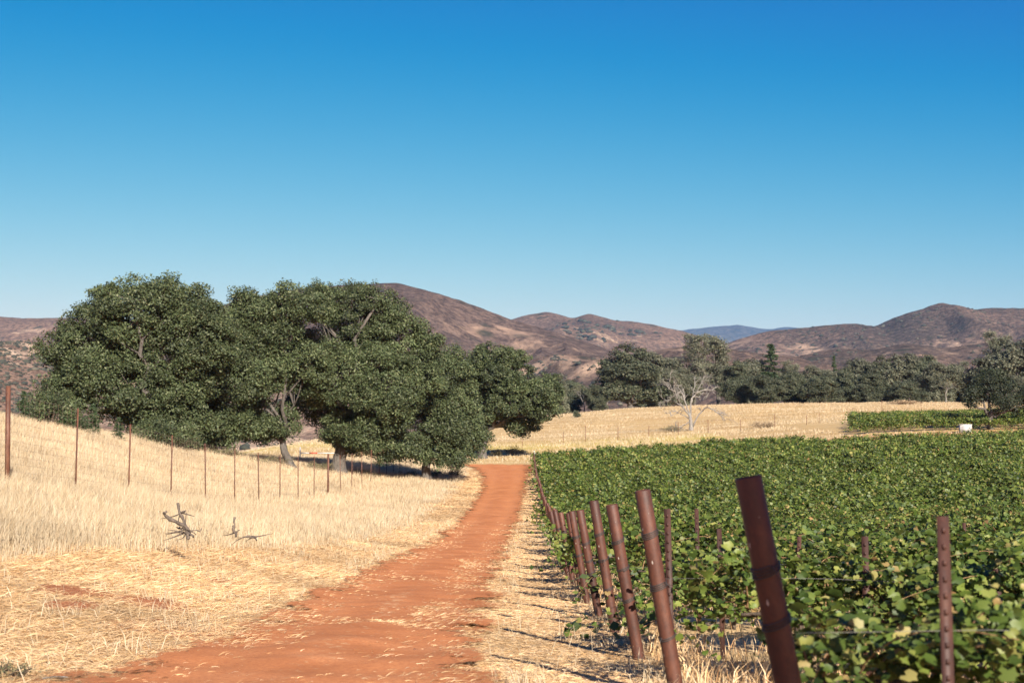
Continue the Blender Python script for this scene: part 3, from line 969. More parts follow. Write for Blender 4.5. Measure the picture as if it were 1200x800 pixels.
# lone dark oak standing in the vineyard at the right
rg = np.random.default_rng(301)
d = 134.0
M_OAKSHADED = leaf_mat("shade_darkened_oak_leaf", [(0, (.014, .02, .009)), (.6, (.023, .031, .014)), (1, (.042, .048, .024))], .6, .08)  # ordinary oak leaf, the lone tree's shade put into its darker colour
x = ray(1160, 500)[0] * d
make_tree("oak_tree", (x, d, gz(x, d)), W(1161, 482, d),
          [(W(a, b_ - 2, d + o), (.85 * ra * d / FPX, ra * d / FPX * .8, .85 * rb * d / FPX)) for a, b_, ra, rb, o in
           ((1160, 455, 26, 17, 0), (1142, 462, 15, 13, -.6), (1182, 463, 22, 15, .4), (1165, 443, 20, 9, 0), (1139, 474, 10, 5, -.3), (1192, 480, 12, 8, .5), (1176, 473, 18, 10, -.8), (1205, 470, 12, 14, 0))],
          rg, .3, "lone small dark oak with a bare trunk among the vines at the right", M_OAKSHADED, M_BARK, .45, .6, .16, 55, "tree")

# unseen oak added behind the camera, only there to shade the first post
rg = np.random.default_rng(302)
bx_, by_ = 7.6, -13.6
# crown narrowed so its shade falls on the post alone
make_tree("oak_tree", (bx_ - .8, by_, gz(bx_, by_)), (bx_ - .85, by_, 6.2),
          [((bx_ - .87, by_, 8.25), (.26, .5, 1.1)), ((bx_ - .87, by_, 7.2), (.22, .5, .8))],
          rg, .2, "unseen slender oak added behind the viewer to shade the first post", M_OAK, M_BARK, .3, .28, .16, 130, "tree")

# ------------------------------------------------------------------ dead tree in the meadow
rg = np.random.default_rng(311)
dd = 170.0
def dz(X, Y, o=0): return W(700 + X / 4.0, 340 + Y / 4.0, dd) + np.array([0, o, 0])
xb = ray(810, 513)[0] * dd
root = obj("dead_tree", None, None, "bleached leafless dead tree with forked limbs standing in the golden meadow", "tree", None, None, (xb, dd, gz(xb, dd)))
base = np.array(root.location)
g, gl = Geo(), Geo()
g.add(*tube(np.array([base - [0, 0, .3], base + [0, 0, .3], dz(440, 640), dz(437, 610), dz(432, 575)]), [.38, .26, .22, .22, .15], 10))
LIMBS = [([(434, 590), (395, 545), (370, 500), (350, 445)], .2, -.5), ([(430, 580), (415, 530), (402, 485), (395, 470)], .17, .3), ([(438, 585), (440, 510), (465, 480), (520, 462), (537, 470)], .2, .2),
         ([(441, 530), (452, 480), (460, 445), (462, 400)], .12, .6), ([(448, 640), (470, 585), (505, 548), (530, 555), (565, 580)], .19, -.4), ([(428, 600), (410, 590), (370, 573), (335, 590)], .13, -.9),
         ([(430, 620), (415, 625), (380, 640), (358, 650)], .12, -.6), ([(398, 548), (365, 520), (325, 515), (303, 552)], .11, .5), ([(370, 500), (352, 470), (340, 430), (345, 400)], .09, .2), ([(465, 480), (490, 430), (510, 400)], .08, .4)]
def twigs(g_, p, d_, ln, r, lev):
    q = p + d_ * ln
    g_.add(*tube(bez(p, (p + q) / 2 + rg.normal(0, .12, 3) * ln, q, 5), np.linspace(r, r * .45, 5), 4, False))
    if lev < 3:
        for _ in range(rg.integers(2, 4)):
            t = rg.uniform(.4, 1)
            twigs(g_, p + d_ * ln * t, norm(d_ + rg.normal(0, .6, 3) + [0, 0, .1]), ln * rg.uniform(.5, .8), r * .55, lev + 1)
for pts, r, o in LIMBS:
    P = np.array([dz(a, b_, o * 2.2 * k / (len(pts) - 1)) for k, (a, b_) in enumerate(pts)])
    Q = np.stack([np.interp(np.linspace(0, 1, 12), np.linspace(0, 1, len(P)), P[:, c]) for c in range(3)], -1)
    Q[1:-1] += rg.normal(0, .03, (10, 3))
    gl.add(*tube(Q, np.linspace(r, r * .35, 12) * .55, 7))
    for k in range(4, 12):
        if rg.random() < .75:
            twigs(gl, Q[k], norm(Q[k] - Q[k - 1] + rg.normal(0, .25, 3)), rg.uniform(.5, 1.2), r * .42, 1)
for a_, b_ in ((565, 580), (600, 600), (545, 560)):
    twigs(gl, dz(a_, b_, -.7), norm(np.array([.9, 0, -.25])), .9, .035, 0)
for G_ in (g, gl):
    G_.V = [q - base for q in G_.V]
obj("trunk", g.build("dead_trunk", M_DEAD, True), root)
obj("branches", gl.build("dead_branches", M_DEAD, True), root)

# brush pile at its foot, shrubs
def scrub(name, label, cat, x, y, w, h, mt, seed, n=900, leaf=.09, group=None, stems=30, bark=M_VWOOD):
    rg = np.random.default_rng(seed)
    root = obj(name, None, None, label, cat, group, None, (x, y, gz(x, y) - .03))
    g, C = Geo(), []
    for k in range(stems):
        a = rg.uniform(0, 6.283); q = rg.uniform(.2, 1)
        tip = np.array([math.cos(a) * q * w, math.sin(a) * q * w * .8, h * rg.uniform(.5, 1) * (1.1 - .5 * q)])
        st = np.array([math.cos(a) * q * w * .3, math.sin(a) * q * w * .3, 0])
        pth = bez(st, (st + tip) / 2 + [0, 0, .15 * h], tip, 5)
        g.add(*tube(pth, np.linspace(.012, .004, 5) * max(1, w), 3, False))
        C += [pth[4], pth[3], pth[2]]
    C = np.array(C)
    idx = rg.integers(0, len(C), n)
    P = C[idx] + rg.normal(0, .11, (n, 3)) * np.array([w, w, h])
    P[:, 2] = np.abs(P[:, 2])
    V, F = leaf_quads(P, norm(rg.normal(0, .8, P.shape) + [0, -.1, .5]), leaf * rg.uniform(.6, 1.3, n), rg, .45)
    obj("foliage", mesh(name + "_foliage", V, F, mt, {"tint": np.repeat(rg.random(len(C))[idx], 4)}), root)
    obj("stem", g.build(name + "_stem", bark, True), root)
    return root


def at_px(px, d): return ray(px, 500)[0] * d



scrub("grey_weed", "low grey green weed at the bottom left corner of the verge", "weed", at_px(4, 9.4), 9.4, .3, .13, M_WEED, 318, 500, .025, None, 30)
scrub("brush_pile", "dark heap of fallen twigs at the dead tree's left foot", "brush", at_px(789, 169), 169, 1.6, .8, M_VWOOD and M_WEED, 320, 700, .12)
scrub("round_shrub", "small round dark green shrub alone on the meadow", "shrub", at_px(675, 236), 236, .8, 1.1, M_OAKFAR, 321, 1600, .2)
scrub("dry_bush", "brown dry bush at the end of the dirt road, left of two", "bush", at_px(582, 139), 139, .9, .8, M_WEED, 322, 900, .12, "dry bushes by the road end")
scrub("dry_bush", "larger brown dry bush at the end of the dirt road beside the first vines", "bush", at_px(604, 140), 140, 1.1, 1.0, M_WEED, 323, 1100, .12, "dry bushes by the road end")
scrub("weed_clump", "olive weed clump at the road bend under the drooping oak", "weeds", at_px(533, 104), 104, .8, .8, M_WEED, 324, 900, .10, "weeds under the drooping oak")
scrub("weed_clump", "grey olive weeds under the drooping oak, left of the clump at the bend", "weeds", at_px(510, 103), 103, 1.1, .7, M_WEED, 325, 1000, .10, "weeds under the drooping oak")
scrub("weed_clump", "dusty low weeds in the grass below the middle oak's right side", "weeds", at_px(478, 101), 101, 1.0, .5, M_WEED, 326, 800, .10, "weeds under the drooping oak")
scrub("red_bush", "reddish dry bush at the vineyard's far edge, right of the dead tree", "bush", at_px(893, 166), 166, 1.6, .8, M_DRYB, 327, 1200, .14)
scrub("red_bush", "dark reddish patch of dry brush on the right part of the meadow", "bush", at_px(1062, 238), 238, 3.2, .7, M_DRYB, 328, 1500, .25)
for k, (px, d, w, h, lab) in enumerate(((250, 83, 1.8, .5, "dark undergrowth below the small shaded oak's trunk"), (310, 87, 2.0, .5, "dark undergrowth left of the crooked oak trunk"),
                                        (372, 93, 1.6, .6, "dark undergrowth between the crooked trunk and the stout trunk"), (195, 77, 2.0, .6, "brushy undergrowth at the broad left oak's foot"),
                                        (420, 95, 1.4, .5, "grey undergrowth right of the stout dark trunk"))):
    scrub("undergrowth", lab, "undergrowth", at_px(px, d), d, w, h, M_WEED, 330 + k, 1200, .10, "undergrowth beneath the oaks")
scrub("dark_shrub", "wide dark shrub under the left oak's drooping end, beside young conifers", "shrub", at_px(60, 66), 66, 1.3, 1.9, M_OAK, 340, 4500, .13, "shrubs below the left oak")
scrub("dark_shrub", "low green shrub between the two young conifers and the left oak", "shrub", at_px(84, 66), 66, .8, 1.0, M_CONI, 341, 2500, .1, "shrubs below the left oak")
scrub("dark_shrub", "grey green thicket under the broad left oak, right of the young conifers", "shrub", at_px(196, 74), 74, 1.9, 1.7, M_OAK, 342, 5000, .13, "shrubs below the left oak")
for k, (px, top, d, lab) in enumerate(((27, 457, 64, "young conifer at the far left above the grass ridge"), (109, 472, 66, "young conifer between the dark shrub and the left oak's trunk, pointed"),
                                       (139, 488, 68, "shortest young conifer just left of the left oak's trunk"), (80, 478, 67, "stubby young conifer below the left oak's hanging branch"))):
    x = at_px(px, d)
    z0 = gz(x, d) - .1
    h = ray(px, top)[1] * d - z0
    if k == 0:
        yc = proto_spire(345, 2.0, .75, M_CONI, .8, .11)
        yc.location, yc.scale = (x, d, z0), (h / 2.0,) * 3
        yc["label"], yc["group"] = lab, "young conifers at the grass ridge"
        yc.name = "young_conifer"
    else:
        copy_tree(yc, (x, d, z0), k * 2.1, h / 2.0, lab, "young conifers at the grass ridge", name="young_conifer")

# ------------------------------------------------------------------ grass
def blades(name, x, y, h, w, lean, yaw, mt, label, cat, flat=False, seed=1, lift=0.0):
    rg = np.random.default_rng(seed)
    n = len(x)
    z = ground_z(x, y) - .01 + lift
    B = np.stack([x, y, z], -1)
    dirv = np.stack([np.cos(yaw), np.sin(yaw), np.zeros(n)], -1)
    side = np.stack([-np.sin(yaw), np.cos(yaw), np.zeros(n)], -1)
    up = np.array([0, 0, 1.0])
    h, w, lean = h[:, None], w[:, None], lean[:, None]
    tw = rg.uniform(0, 6.283, n)
    sd = side * np.cos(tw)[:, None] + dirv * np.sin(tw)[:, None]
    if flat:
        ro = rg.normal(0, .7, n)[:, None]
        sd = side * np.cos(ro) + up * np.sin(ro)
        tip = B + dirv * h * np.cos(lean) + up * h * np.sin(lean)
        mid_ = B + dirv * h * .5 * np.cos(lean * 1.4) + up * h * .5 * np.sin(lean * 1.4) + up * .004
        V = np.stack([B - sd * w * .5, B + sd * w * .5, mid_ + sd * w * .4, mid_ - sd * w * .4, tip], 1)
    else:
        mid_ = B + dirv * h * lean * .3 + up * h * .55
        tip = B + dirv * h * lean + up * h * (1 - .3 * lean)
        V = np.stack([B - sd * w * .5, B + sd * w * .5, mid_ + sd * w * .45, mid_ - sd * w * .45, tip], 1)
    i = np.arange(n)[:, None] * 5
    t = np.clip(.5 + fbm(x * .5, y * .5, seed + 60, 3) * 1.6 + rg.normal(0, .12, n), 0, 1)
    return obj(name, mesh(name, V.reshape(-1, 3), [i + np.array([[0, 1, 2, 3]]), i + np.array([[3, 2, 4]])], mt, {"tint": np.repeat(t, 5)}), kind="stuff", label=label, cat=cat)


def sample(n, y0, y1, xa, xb, rg, p=1.0):
    """points with density falling as 1/y^p between depth y0..y1 and xa(y)..xb(y)"""
    t = rg.random(n)
    y = (y0 ** (2 - p) + t * (y1 ** (2 - p) - y0 ** (2 - p))) ** (1 / (2 - p)) if p != 2 else y0 * (y1 / y0) ** t
    a, b_ = xa(y), xb(y)
    return a + rg.random(n) * (b_ - a), y


rg = np.random.default_rng(401)
left = lambda y: -.40 * y - 3.5
x, y = sample(430000, 10, 125, left, lambda y: tall_edge(y) + .25, rg, 1.3)
ed = np.clip((tall_edge(y) - x + .35) / 1.3, 0, 1)
k = rg.random(len(x)) < .25 + .75 * ed
# the tall stand only starts some way off at the far left
k &= (rg.random(len(x)) < np.clip((y - 11.5) / 5 + .15, 0, 1))
x, y, ed = x[k], y[k], ed[k]
clump = .75 + .9 * fbm(x * .8, y * .8, 71, 3)
n = len(x)
h = (.20 + .34 * ed) * rg.uniform(.55, 1.15, n) * clump * np.clip(1.0 - .10 * (y > 60), .6, 1)
blades("tall_grass", x, y, h, (.004 + .00013 * y) * rg.uniform(.7, 1.4, n), rg.uniform(.05, .55, n), rg.normal(.3, 1.6, n), M_GOLD, "tall dry golden grass on the left bank below the fence and oaks", "grass", seed=402)

# flattened mown straw on both verges, between the ruts and under the first vines
x, y = sample(1000000, 7.2, 118, lambda y: np.maximum(-.40 * y - 1.5, tall_edge(y) - .8), lambda y: post_x(y) + .5, rg, 1.6)
rl_, rr_ = road_l(y), road_r(y)
v_ = (x - rl_) / (rr_ - rl_)
on = (v_ > 0) & (v_ < 1)
patch = fbm(x * .7, y * .5, 75, 3)
pr = np.where(on, .42 * np.exp(-((v_ - .55) / .2) ** 2) * np.clip(.6 + 9 * patch, 0, 6) + .6 * np.exp(-np.minimum(v_, 1 - v_) / .07) + .012, 1.0)
far_l = np.clip((rl_ - x) / .9, 0, 1)
pr = np.where(x < rl_, .25 + .75 * far_l, pr)
k = rg.random(len(x)) < pr
for bx, by, br in ((-3.95, 15.6, .38), (-3.7, 15.2, .25), (-4.78, 15.4, .42), (-4.38, 14.2, .3), (-4.0, 19.6, .3)):
    k &= rg.random(len(x)) < 1 - 1.0 * np.exp(-(((x - bx) / br) ** 2 + ((y - by) / (br * 1.4)) ** 2))
x, y = x[k], y[k]
n = len(x)
right = x > road_r(y)
onroad = (x > road_l(y)) & ~right
yaw = rg.normal(.0, .75, n) + np.pi * (rg.random(n) < .5) - .25
blades("mown_straw", x, y, rg.uniform(.05, .20, n) * np.where(right, .6, np.where(onroad, .45, 1)), (.0026 + .00013 * y) * rg.uniform(.7, 1.5, n), np.abs(rg.normal(.06, .16, n)) * np.where(right, .6, 1), yaw, M_STRAW, "flattened pale straw on the verges of the dirt road", "straw", True, 403, .008)

# short chopped straw lying in patches on the dirt
x, y = sample(160000, 7.5, 60, lambda y: road_l(y) - .1, lambda y: road_r(y) + .1, rg, 1.6)
v_ = (x - road_l(y)) / (road_r(y) - road_l(y))
pt = fbm(x * 1.1, y * .55, 77, 4)
pr = np.exp(-((v_ - .56) / .17) ** 2) * np.clip(4.5 * pt + .12, .01, .8) + .5 * np.exp(-np.clip(np.minimum(v_, 1 - v_), 0, 1) / .09) * np.clip(.5 + 3 * pt, .1, 1) + .02
k = rg.random(len(x)) < pr
x, y = x[k], y[k]
n = len(x)
blades("road_straw", x, y, rg.uniform(.03, .11, n), (.0026 + .00013 * y) * rg.uniform(.7, 1.4, n), np.abs(rg.normal(.03, .1, n)), rg.normal(0, .9, n), M_STRAW, "chopped straw lying in patches along the middle of the dirt road", "straw", True, 408, .05)

# loose upright tufts on the straw and around the post feet
x, y = sample(60000, 7.5, 60, lambda y: np.maximum(-.40 * y - 1.5, tall_edge(y) - .5), lambda y: post_x(y) + .7, rg, 1.5)
v_ = (x - road_l(y)) / (road_r(y) - road_l(y))
tuft = fbm(x * 1.7, y * 1.7, 79, 2) + .26 * np.exp(-((x - post_x(y)) / .25) ** 2) - .12 * (x > road_r(y))
k = ((v_ < -.12) | (v_ > 1.08)) & (rg.random(len(x)) < np.clip((tuft - .05) * 5, .02, 1))
x, y = x[k], y[k]
n = len(x)
blades("straw_tufts", x, y, rg.uniform(.06, .26, n), (.0035 + .00012 * y) * rg.uniform(.7, 1.4, n), rg.uniform(.2, 1.0, n), rg.uniform(0, 6.28, n), M_GOLD, "short upright straw tufts along the road verge and post feet", "grass", seed=404)
# dry grass between the first vine rows
x, y = sample(90000, 5.0, 40, lambda y: post_x(y) + .1, lambda y: .42 * y + 2.5, rg, 1.5)
k = rg.random(len(x)) < np.clip(.35 + 2.2 * fbm(x * .9, y * .9, 81, 3), 0, 1)
x, y = x[k], y[k]
n = len(x)
blades("row_straw", x, y, rg.uniform(.08, .34, n), (.004 + .00015 * y) * rg.uniform(.7, 1.4, n), rg.uniform(.2, 1.1, n), rg.uniform(0, 6.28, n), M_STRAW, "dry straw growing between the nearest vine rows", "grass", seed=405)
# meadow beyond the vineyard
x, y = sample(150000, 124, 285, lambda y: -.25 * y, lambda y: .42 * y, rg, 1.2)
k = ~((y < 172) & (y > 132) & (x > 31.5)) & ~((x > 1.6) & (y < 128.5))
k &= ~((np.abs(x + 1) < 3.2) & (y < 127))
x, y = x[k], y[k]
n = len(x)
cl = np.clip(.6 + 1.8 * fbm(x * .10, y * .25, 83, 3), .15, 1.2)
blades("meadow_grass", x, y, .34 * cl * rg.uniform(.5, 1.3, n), (.016 + .00011 * y) * rg.uniform(.7, 1.4, n), rg.uniform(.1, .7, n), rg.uniform(0, 6.28, n), M_GOLD, "golden dry grass covering the far meadow", "grass", seed=406)

# ------------------------------------------------------------------ vines
LEAF = np.array([(r * math.cos(R(a)), r * math.sin(R(a))) for a, r in
                 ((0, 1.0), (22, .80), (46, .97), (76, .80), (108, .86), (148, .68), (180, .22), (212, .68), (252, .86), (284, .80), (314, .97), (338, .80))])


def vine_geo(seed, lod):
    rg = np.random.default_rng(seed)
    wood, cane = Geo(), Geo()
    kink = rg.normal(0, .05, 2)
    wood.add(*tube(bez((0, 0, -.1), (kink[0], kink[1], .3), (0, 0, .62), 7), np.linspace(.04, .03, 7) * (1 + .15 * rg.normal(0, 1, 7)), 7))
    for sgn in (-1, 1):
        wood.add(*tube(bez((0, 0, .58), (sgn * .2, 0, .72), (sgn * .95, rg.normal(0, .03), .68), 7), np.linspace(.026, .016, 7), 6))
    P, D = [], []
    nc = 36 if lod == 0 else 28
    for k in range(nc):
        x0 = -.95 + 1.9 * (k + rg.random()) / nc
        a = rg.choice([-1, 1]) * rg.uniform(.15, 1.0)
        ln = rg.uniform(.45, 1.15)
        p0 = np.array([x0, 0, .70])
        rise = rg.uniform(.12, .52)
        p1 = p0 + np.array([rg.normal(0, .22), a * .45, rise])
        p2 = p0 + np.array([rg.normal(0, .4), a * (.45 + .35 * ln), rise - ln * rg.uniform(.1, 1.0)])
        p2[2] = max(p2[2], .07)
        c = bez(p0, p1 + (p1 - p0) * .4, p2, 9)
        if lod < 2:
            cane.add(*tube(c, np.linspace(.006, .002, 9), 4, False))
        m_ = {0: 105, 1: 60, 2: 30}[lod]
        t = rg.random(m_) ** .8 * 8
        i = np.minimum(t.astype(int), 7)
        q = c[i] + (c[i + 1] - c[i]) * (t - i)[:, None] + rg.normal(0, {0: .075, 1: .085, 2: .1}[lod], (m_, 3))
        P.append(q); D.append(np.full(m_, rg.random()))
    P, D = np.concatenate(P), np.concatenate(D)
    P[:, 2] = np.maximum(P[:, 2], .06)
    n = len(P)
    nn = norm(np.stack([rg.normal(0, .55, n), np.sign(P[:, 1] + rg.normal(0, .1, n)) * rg.uniform(0, .9, n) + rg.normal(0, .3, n), rg.uniform(.05, 1.1, n)], -1))
    S = {0: .048, 1: .07, 2: .11}[lod] * rg.lognormal(0, .25, n)
    if lod == 0:
        t = norm(np.cross(nn, rg.normal(0, 1, (n, 3))))
        t[:, 2] -= .6
        t = norm(t - nn * (t * nn).sum(1, keepdims=True))
        b_ = np.cross(nn, t)
        k = len(LEAF)
        u_, w_ = LEAF[:, 0], LEAF[:, 1]
        cup = rg.uniform(-.15, .75, n)[:, None] * np.abs(w_)[None, :] - rg.uniform(-.1, .6, n)[:, None] * np.clip(u_, 0, 1)[None, :] ** 2
        rim = P[:, None, :] + (t[:, None, :] * u_[None, :, None] + b_[:, None, :] * w_[None, :, None] + nn[:, None, :] * cup[:, :, None]) * (S * .62)[:, None, None]
        V = np.concatenate([P[:, None, :], rim], 1).reshape(-1, 3)
        j = np.arange(k)
        tri = np.stack([np.zeros(k, int), 1 + j, 1 + (j + 1) % k], -1)
        F = (tri[None] + (np.arange(n) * (k + 1))[:, None, None]).reshape(-1, 3)
        tint = np.repeat(D, k + 1)
    else:
        V, F = leaf_quads(P, nn, S * 1.15, rg, .9)
        tint = np.repeat(D, 4)
    return wood, cane, V, F, tint


def make_vine(seed, lod):
    wood, cane, V, F, tint = vine_geo(seed, lod)
    parts = {"foliage": mesh("vine_foliage", V, F, M_VINE, {"tint": tint}, lod == 0)}
    if lod < 2:
        parts["trunk"] = wood.build("vine_trunk", M_VWOOD, True)
        parts["canes"] = cane.build("vine_canes", M_CANE, True)
    return parts


VARS = {0: [make_vine(500 + k, 0) for k in range(4)], 1: [make_vine(510 + k, 1) for k in range(4)], 2: [make_vine(520 + k, 2) for k in range(4)]}
ROW_Y = [5.2, 9.0] + [9.0 + 2.75 * k for k in range(1, 43)]
ROW_Y = [q for q in ROW_Y if q < 124.5]
SPOTS = []
for k, yr in enumerate(ROW_Y):
    x0 = post_x(yr) + (1.15 if k == 0 else 1.5 if k == 1 else 1.3 if k < 5 else 1.0)
    nv = int((.44 * yr + 4 - x0) / 1.75) + 2
    if yr > 118:
        nv = min(nv, int((27 - x0) / 1.75))
    for q in range(nv):
        SPOTS.append((k, q, x0 + 1.75 * q + random.uniform(-.12, .12), yr + (.6 if k == 0 else .2 if k < 5 else 0) + random.uniform(-.1, .1)))
ORD = ["first", "second", "third", "fourth", "fifth", "sixth", "seventh", "eighth", "ninth", "tenth"]
inview = [s_ for s_ in SPOTS if s_[2] - .9 < .36 * s_[3] + .1]
rest = [s_ for s_ in SPOTS if s_[2] - .9 >= .36 * s_[3] + .1]
inview.sort(key=lambda s_: s_[3] ** 2 + s_[2] ** 2)
single, rest = inview[:296], rest + inview[296:]
for k, q, x, y in single:
    lod = 0 if y < 15 else (1 if y < 45 else 2)
    parts = VARS[lod][random.randrange(4)]
    rz = random.choice((0, math.pi)) + random.uniform(-.06, .06)
    s = random.uniform(.88, 1.12) * .9
    sc = (1.02, s * 1.05, s * random.uniform(.92, 1.1) * (.78 if k < 1 else .88 if k < 5 else .97))
    if k < 10:
        if q == 0:
            lab = f"end grapevine of the {ORD[k]} row, beside its leaning rusty post"
        elif q == 1 and k < 6:
            lab = f"second grapevine from the road in the {ORD[k]} row"
        elif q == 2 and k < 4:
            lab = f"third grapevine from the road in the {ORD[k]} row"
        else:
            lab = f"leafy grapevine farther along the {ORD[k]} row, away from the road"
        grp = f"grapevines of the {ORD[k]} row"
    elif q == 0:
        lab, grp = "grapevine at the road end of a far row, by the distant posts", "far end grapevines along the road"
    else:
        lab, grp = "grapevine in the closed green canopy beyond the tenth row", "grapevines beyond the tenth row"
    if True:
        r = obj("grapevine", None, None, lab, "grapevine", grp, None, (x, y, gz(x, y)), rz, sc)
        for nm, me in parts.items():
            obj(nm, me, r)
# the rest of the block and the block beyond the gap
VV, FF, TT, off = [], [], [], 0
VG = [vine_geo(530 + k, 2)[2:] for k in range(4)]
far_rows = [(x, y) for (_, _, x, y) in rest]
yr = 133.5
while yr < 172:
    x0 = np.interp(yr, [133, 172], [32.6, 42.0])
    for q in range(int((.44 * yr - x0) / 1.75)):
        far_rows.append((x0 + 1.75 * q, yr))
    yr += 2.87
for x, y in far_rows:
    V, F, T = VG[random.randrange(4)]
    s = random.uniform(.85, 1.12)
    sg = random.choice((-1, 1))
    VV.append(V * np.array([sg, sg, 1]) * s + np.array([x, y, gz(x, y)])); FF.append(F + off); TT.append(T); off += len(V)
obj("vineyard_rows", mesh("vineyard_rows", np.concatenate(VV), np.concatenate(FF), M_VINE, {"tint": np.concatenate(TT)}), kind="stuff", label="green vine canopy at the vineyard's far edge and right side", cat="vines")

# creeping shoots on the straw verge
def shoot(label, pts, n, seed):
    rg = np.random.default_rng(seed)
    P = np.array([[x, y, gz(x, y) + z] for x, y, z in pts])
    c = np.stack([np.interp(np.linspace(0, 1, 14), np.linspace(0, 1, len(P)), P[:, k]) for k in range(3)], -1)
    root = obj("vine_shoot", None, None, label, "vine shoot", "vine shoots reaching over the verge", None, tuple(c[0]))
    o = c[0]
    obj("stem", Geo().add(*tube(c - o, np.linspace(.006, .003, 14), 5)).build("shoot_stem", M_CANE, True), root)
    i = rg.integers(2, 14, n)
    q = c[i] - o + rg.normal(0, .05, (n, 3)) + [0, 0, .05]
    V, F = leaf_quads(q, norm(rg.normal(0, .5, (n, 3)) + [0, -.3, .8]), .1 * rg.uniform(.6, 1.3, n), rg, .95)
    obj("leaves", mesh("shoot_leaves", V, F, M_VINE, {"tint": np.repeat(rg.random(n), 4)}), root)


shoot("green vine shoot creeping over the straw left of the third leaning post", [(1.15, 13.6, .25), (.95, 13.7, .12), (.72, 13.6, .08), (.5, 13.5, .07)], 26, 601)
shoot("leafy vine shoot poking out low between the third and fourth posts", [(1.3, 12.4, .3), (1.1, 12.2, .22), (.98, 12.0, .15)], 22, 602)
shoot("vine shoot sprawling onto the verge by the middle cluster of posts", [(1.5, 27, .6), (1.1, 26.8, .5), (.75, 26.6, .35), (.45, 26.5, .2)], 40, 603)
shoot("vine shoot sticking out to the left beside the far posts", [(1.6, 48, .9), (1.0, 47.8, .8), (.55, 47.6, .65)], 40, 604)

# ------------------------------------------------------------------ leaning end posts of the rows
def pipe_mesh(rad, ln, wall=.006, sides=28):
    g = Geo()
    a = np.arange(sides) * 2 * np.pi / sides
    rings = [(rad, -.25), (rad, ln * .35), (rad, ln * .7), (rad, ln - .004), (rad - .002, ln), (rad - wall, ln), (rad - wall, ln - .35)]
    V = np.concatenate([np.stack([np.cos(a) * r, np.sin(a) * r, np.full(sides, z)], -1) for r, z in rings])
    i = np.arange(len(rings) - 1)[:, None] * sides
    j = np.arange(sides)[None, :]; k = (j + 1) % sides
    F = np.stack([i + j, i + k, i + k + sides, i + j + sides], -1).reshape(-1, 4)
    g.add(V, [F, (np.arange(sides) + (len(rings) - 1) * sides)[None, :]])
    return g


def tie_mesh(rad, turns, rg, big=1.0):
    n = int(turns * 22)
    a = np.linspace(0, turns * 6.283, n) + rg.uniform(0, 6)
    P = np.stack([np.cos(a) * (rad + .004), np.sin(a) * (rad + .004), np.linspace(-.009, .009, n) * turns * .6 + .012 * np.sin(a * 1 + 1)], -1)
    g = Geo().add(*tube(P, .0034 * big, 5))
    # twisted tail of the tie
    e = P[-1]
    o_ = norm(e * [1, 1, 0])
    g.add(*tube(bez(e, e + o_ * .03 + [0, 0, -.01], e + o_ * .045 + [.01, .01, -.05], 5), .0025 * big, 4))
    return g


PIPE = pipe_mesh(.049, 1.30).build("post_pipe", M_RUST, False)
PIPE.polygons.foreach_set("use_smooth", np.ones(len(PIPE.polygons), bool))
PLAB = ["dark shaded rusty post leaning left, nearest the camera", "thick rusty pipe post leaning left, second from the camera, beside a thin stake",
        "rusty leaning pipe post, third from the camera, with dark wire wraps", "rusty leaning pipe post, fourth from the camera, at the creeping shoot",
        "rusty leaning post, fifth from the camera, left neighbour of the fourth", "slim looking rusty post, sixth from the camera, first of the tight bunch"]
rg = np.random.default_rng(701)
for k, yr in enumerate(ROW_Y):
    bx = float(post_x(yr)) + random.uniform(-.03, .03) * (k > 5)
    by = yr
    if k == 0:
        bx, by = 1.10, 5.2
    zb = gz(bx, by)
    lean = R(random.uniform(8, 11.5)) if k > 5 else R((10.5, 9.6, 10, 9.2, 10.2, 9.5)[k])
    fb = R(random.uniform(-2, 3)) * (k > 5)
    if k < len(PLAB):
        lab, grp = PLAB[k], "leaning end posts of the vine rows"
    elif yr < 34:
        lab, grp = f"rusty leaning post half hidden by vine leaves, {['seventh', 'eighth', 'ninth', 'tenth', 'eleventh', 'twelfth'][k - 6]} from the camera", "leaning end posts of the vine rows"
    elif k == len(ROW_Y) - 1:
        lab, grp = "pale topped last post at the far end of the line by the road bend", "leaning end posts of the vine rows"
    else:
        lab, grp = "small distant rusty post in the tight line of posts along the road", "distant end posts of the vine rows"
    o = obj("trellis_post", PIPE, None, lab, "post", grp, None, (bx, by, zb), 0, (1, 1, 1.0 + random.uniform(-.03, .03) if k else 1.02))
    o.rotation_euler = (fb, -lean, random.uniform(0, .3))
    if k == len(ROW_Y) - 1:
        mw = pipe_mesh(.056, .12).build("post_cap", M_WHITE, True)
        obj("post_cap", mw, o, loc=(0, 0, 1.19))
    if k < 14:
        for zt in ((.50, .74, .95) if k % 2 == 0 else (.42, .70, .98)):
            zt += random.uniform(-.05, .05)
            t_ = obj("wire_tie", tie_mesh(.049, rg.uniform(2.2, 3.6), rg).build("wire_tie", M_TIE, True), o, loc=(0, 0, zt))

# thin steel stakes along the rows (a T bar each)
def stake_mesh(h):
    g = Geo()
    V, F = boxg(-.021, .021, -.003, .003, -.3, h); g.add(V, F)
    V, F = boxg(-.003, .003, .003, .031, -.3, h - .002); g.add(V, F)
    for z in np.arange(.25, h - .05, .055):
        V, F = boxg(-.006, .006, -.009, -.003, z, z + .018); g.add(V, F)
    return g.build("stake", M_STAKE)


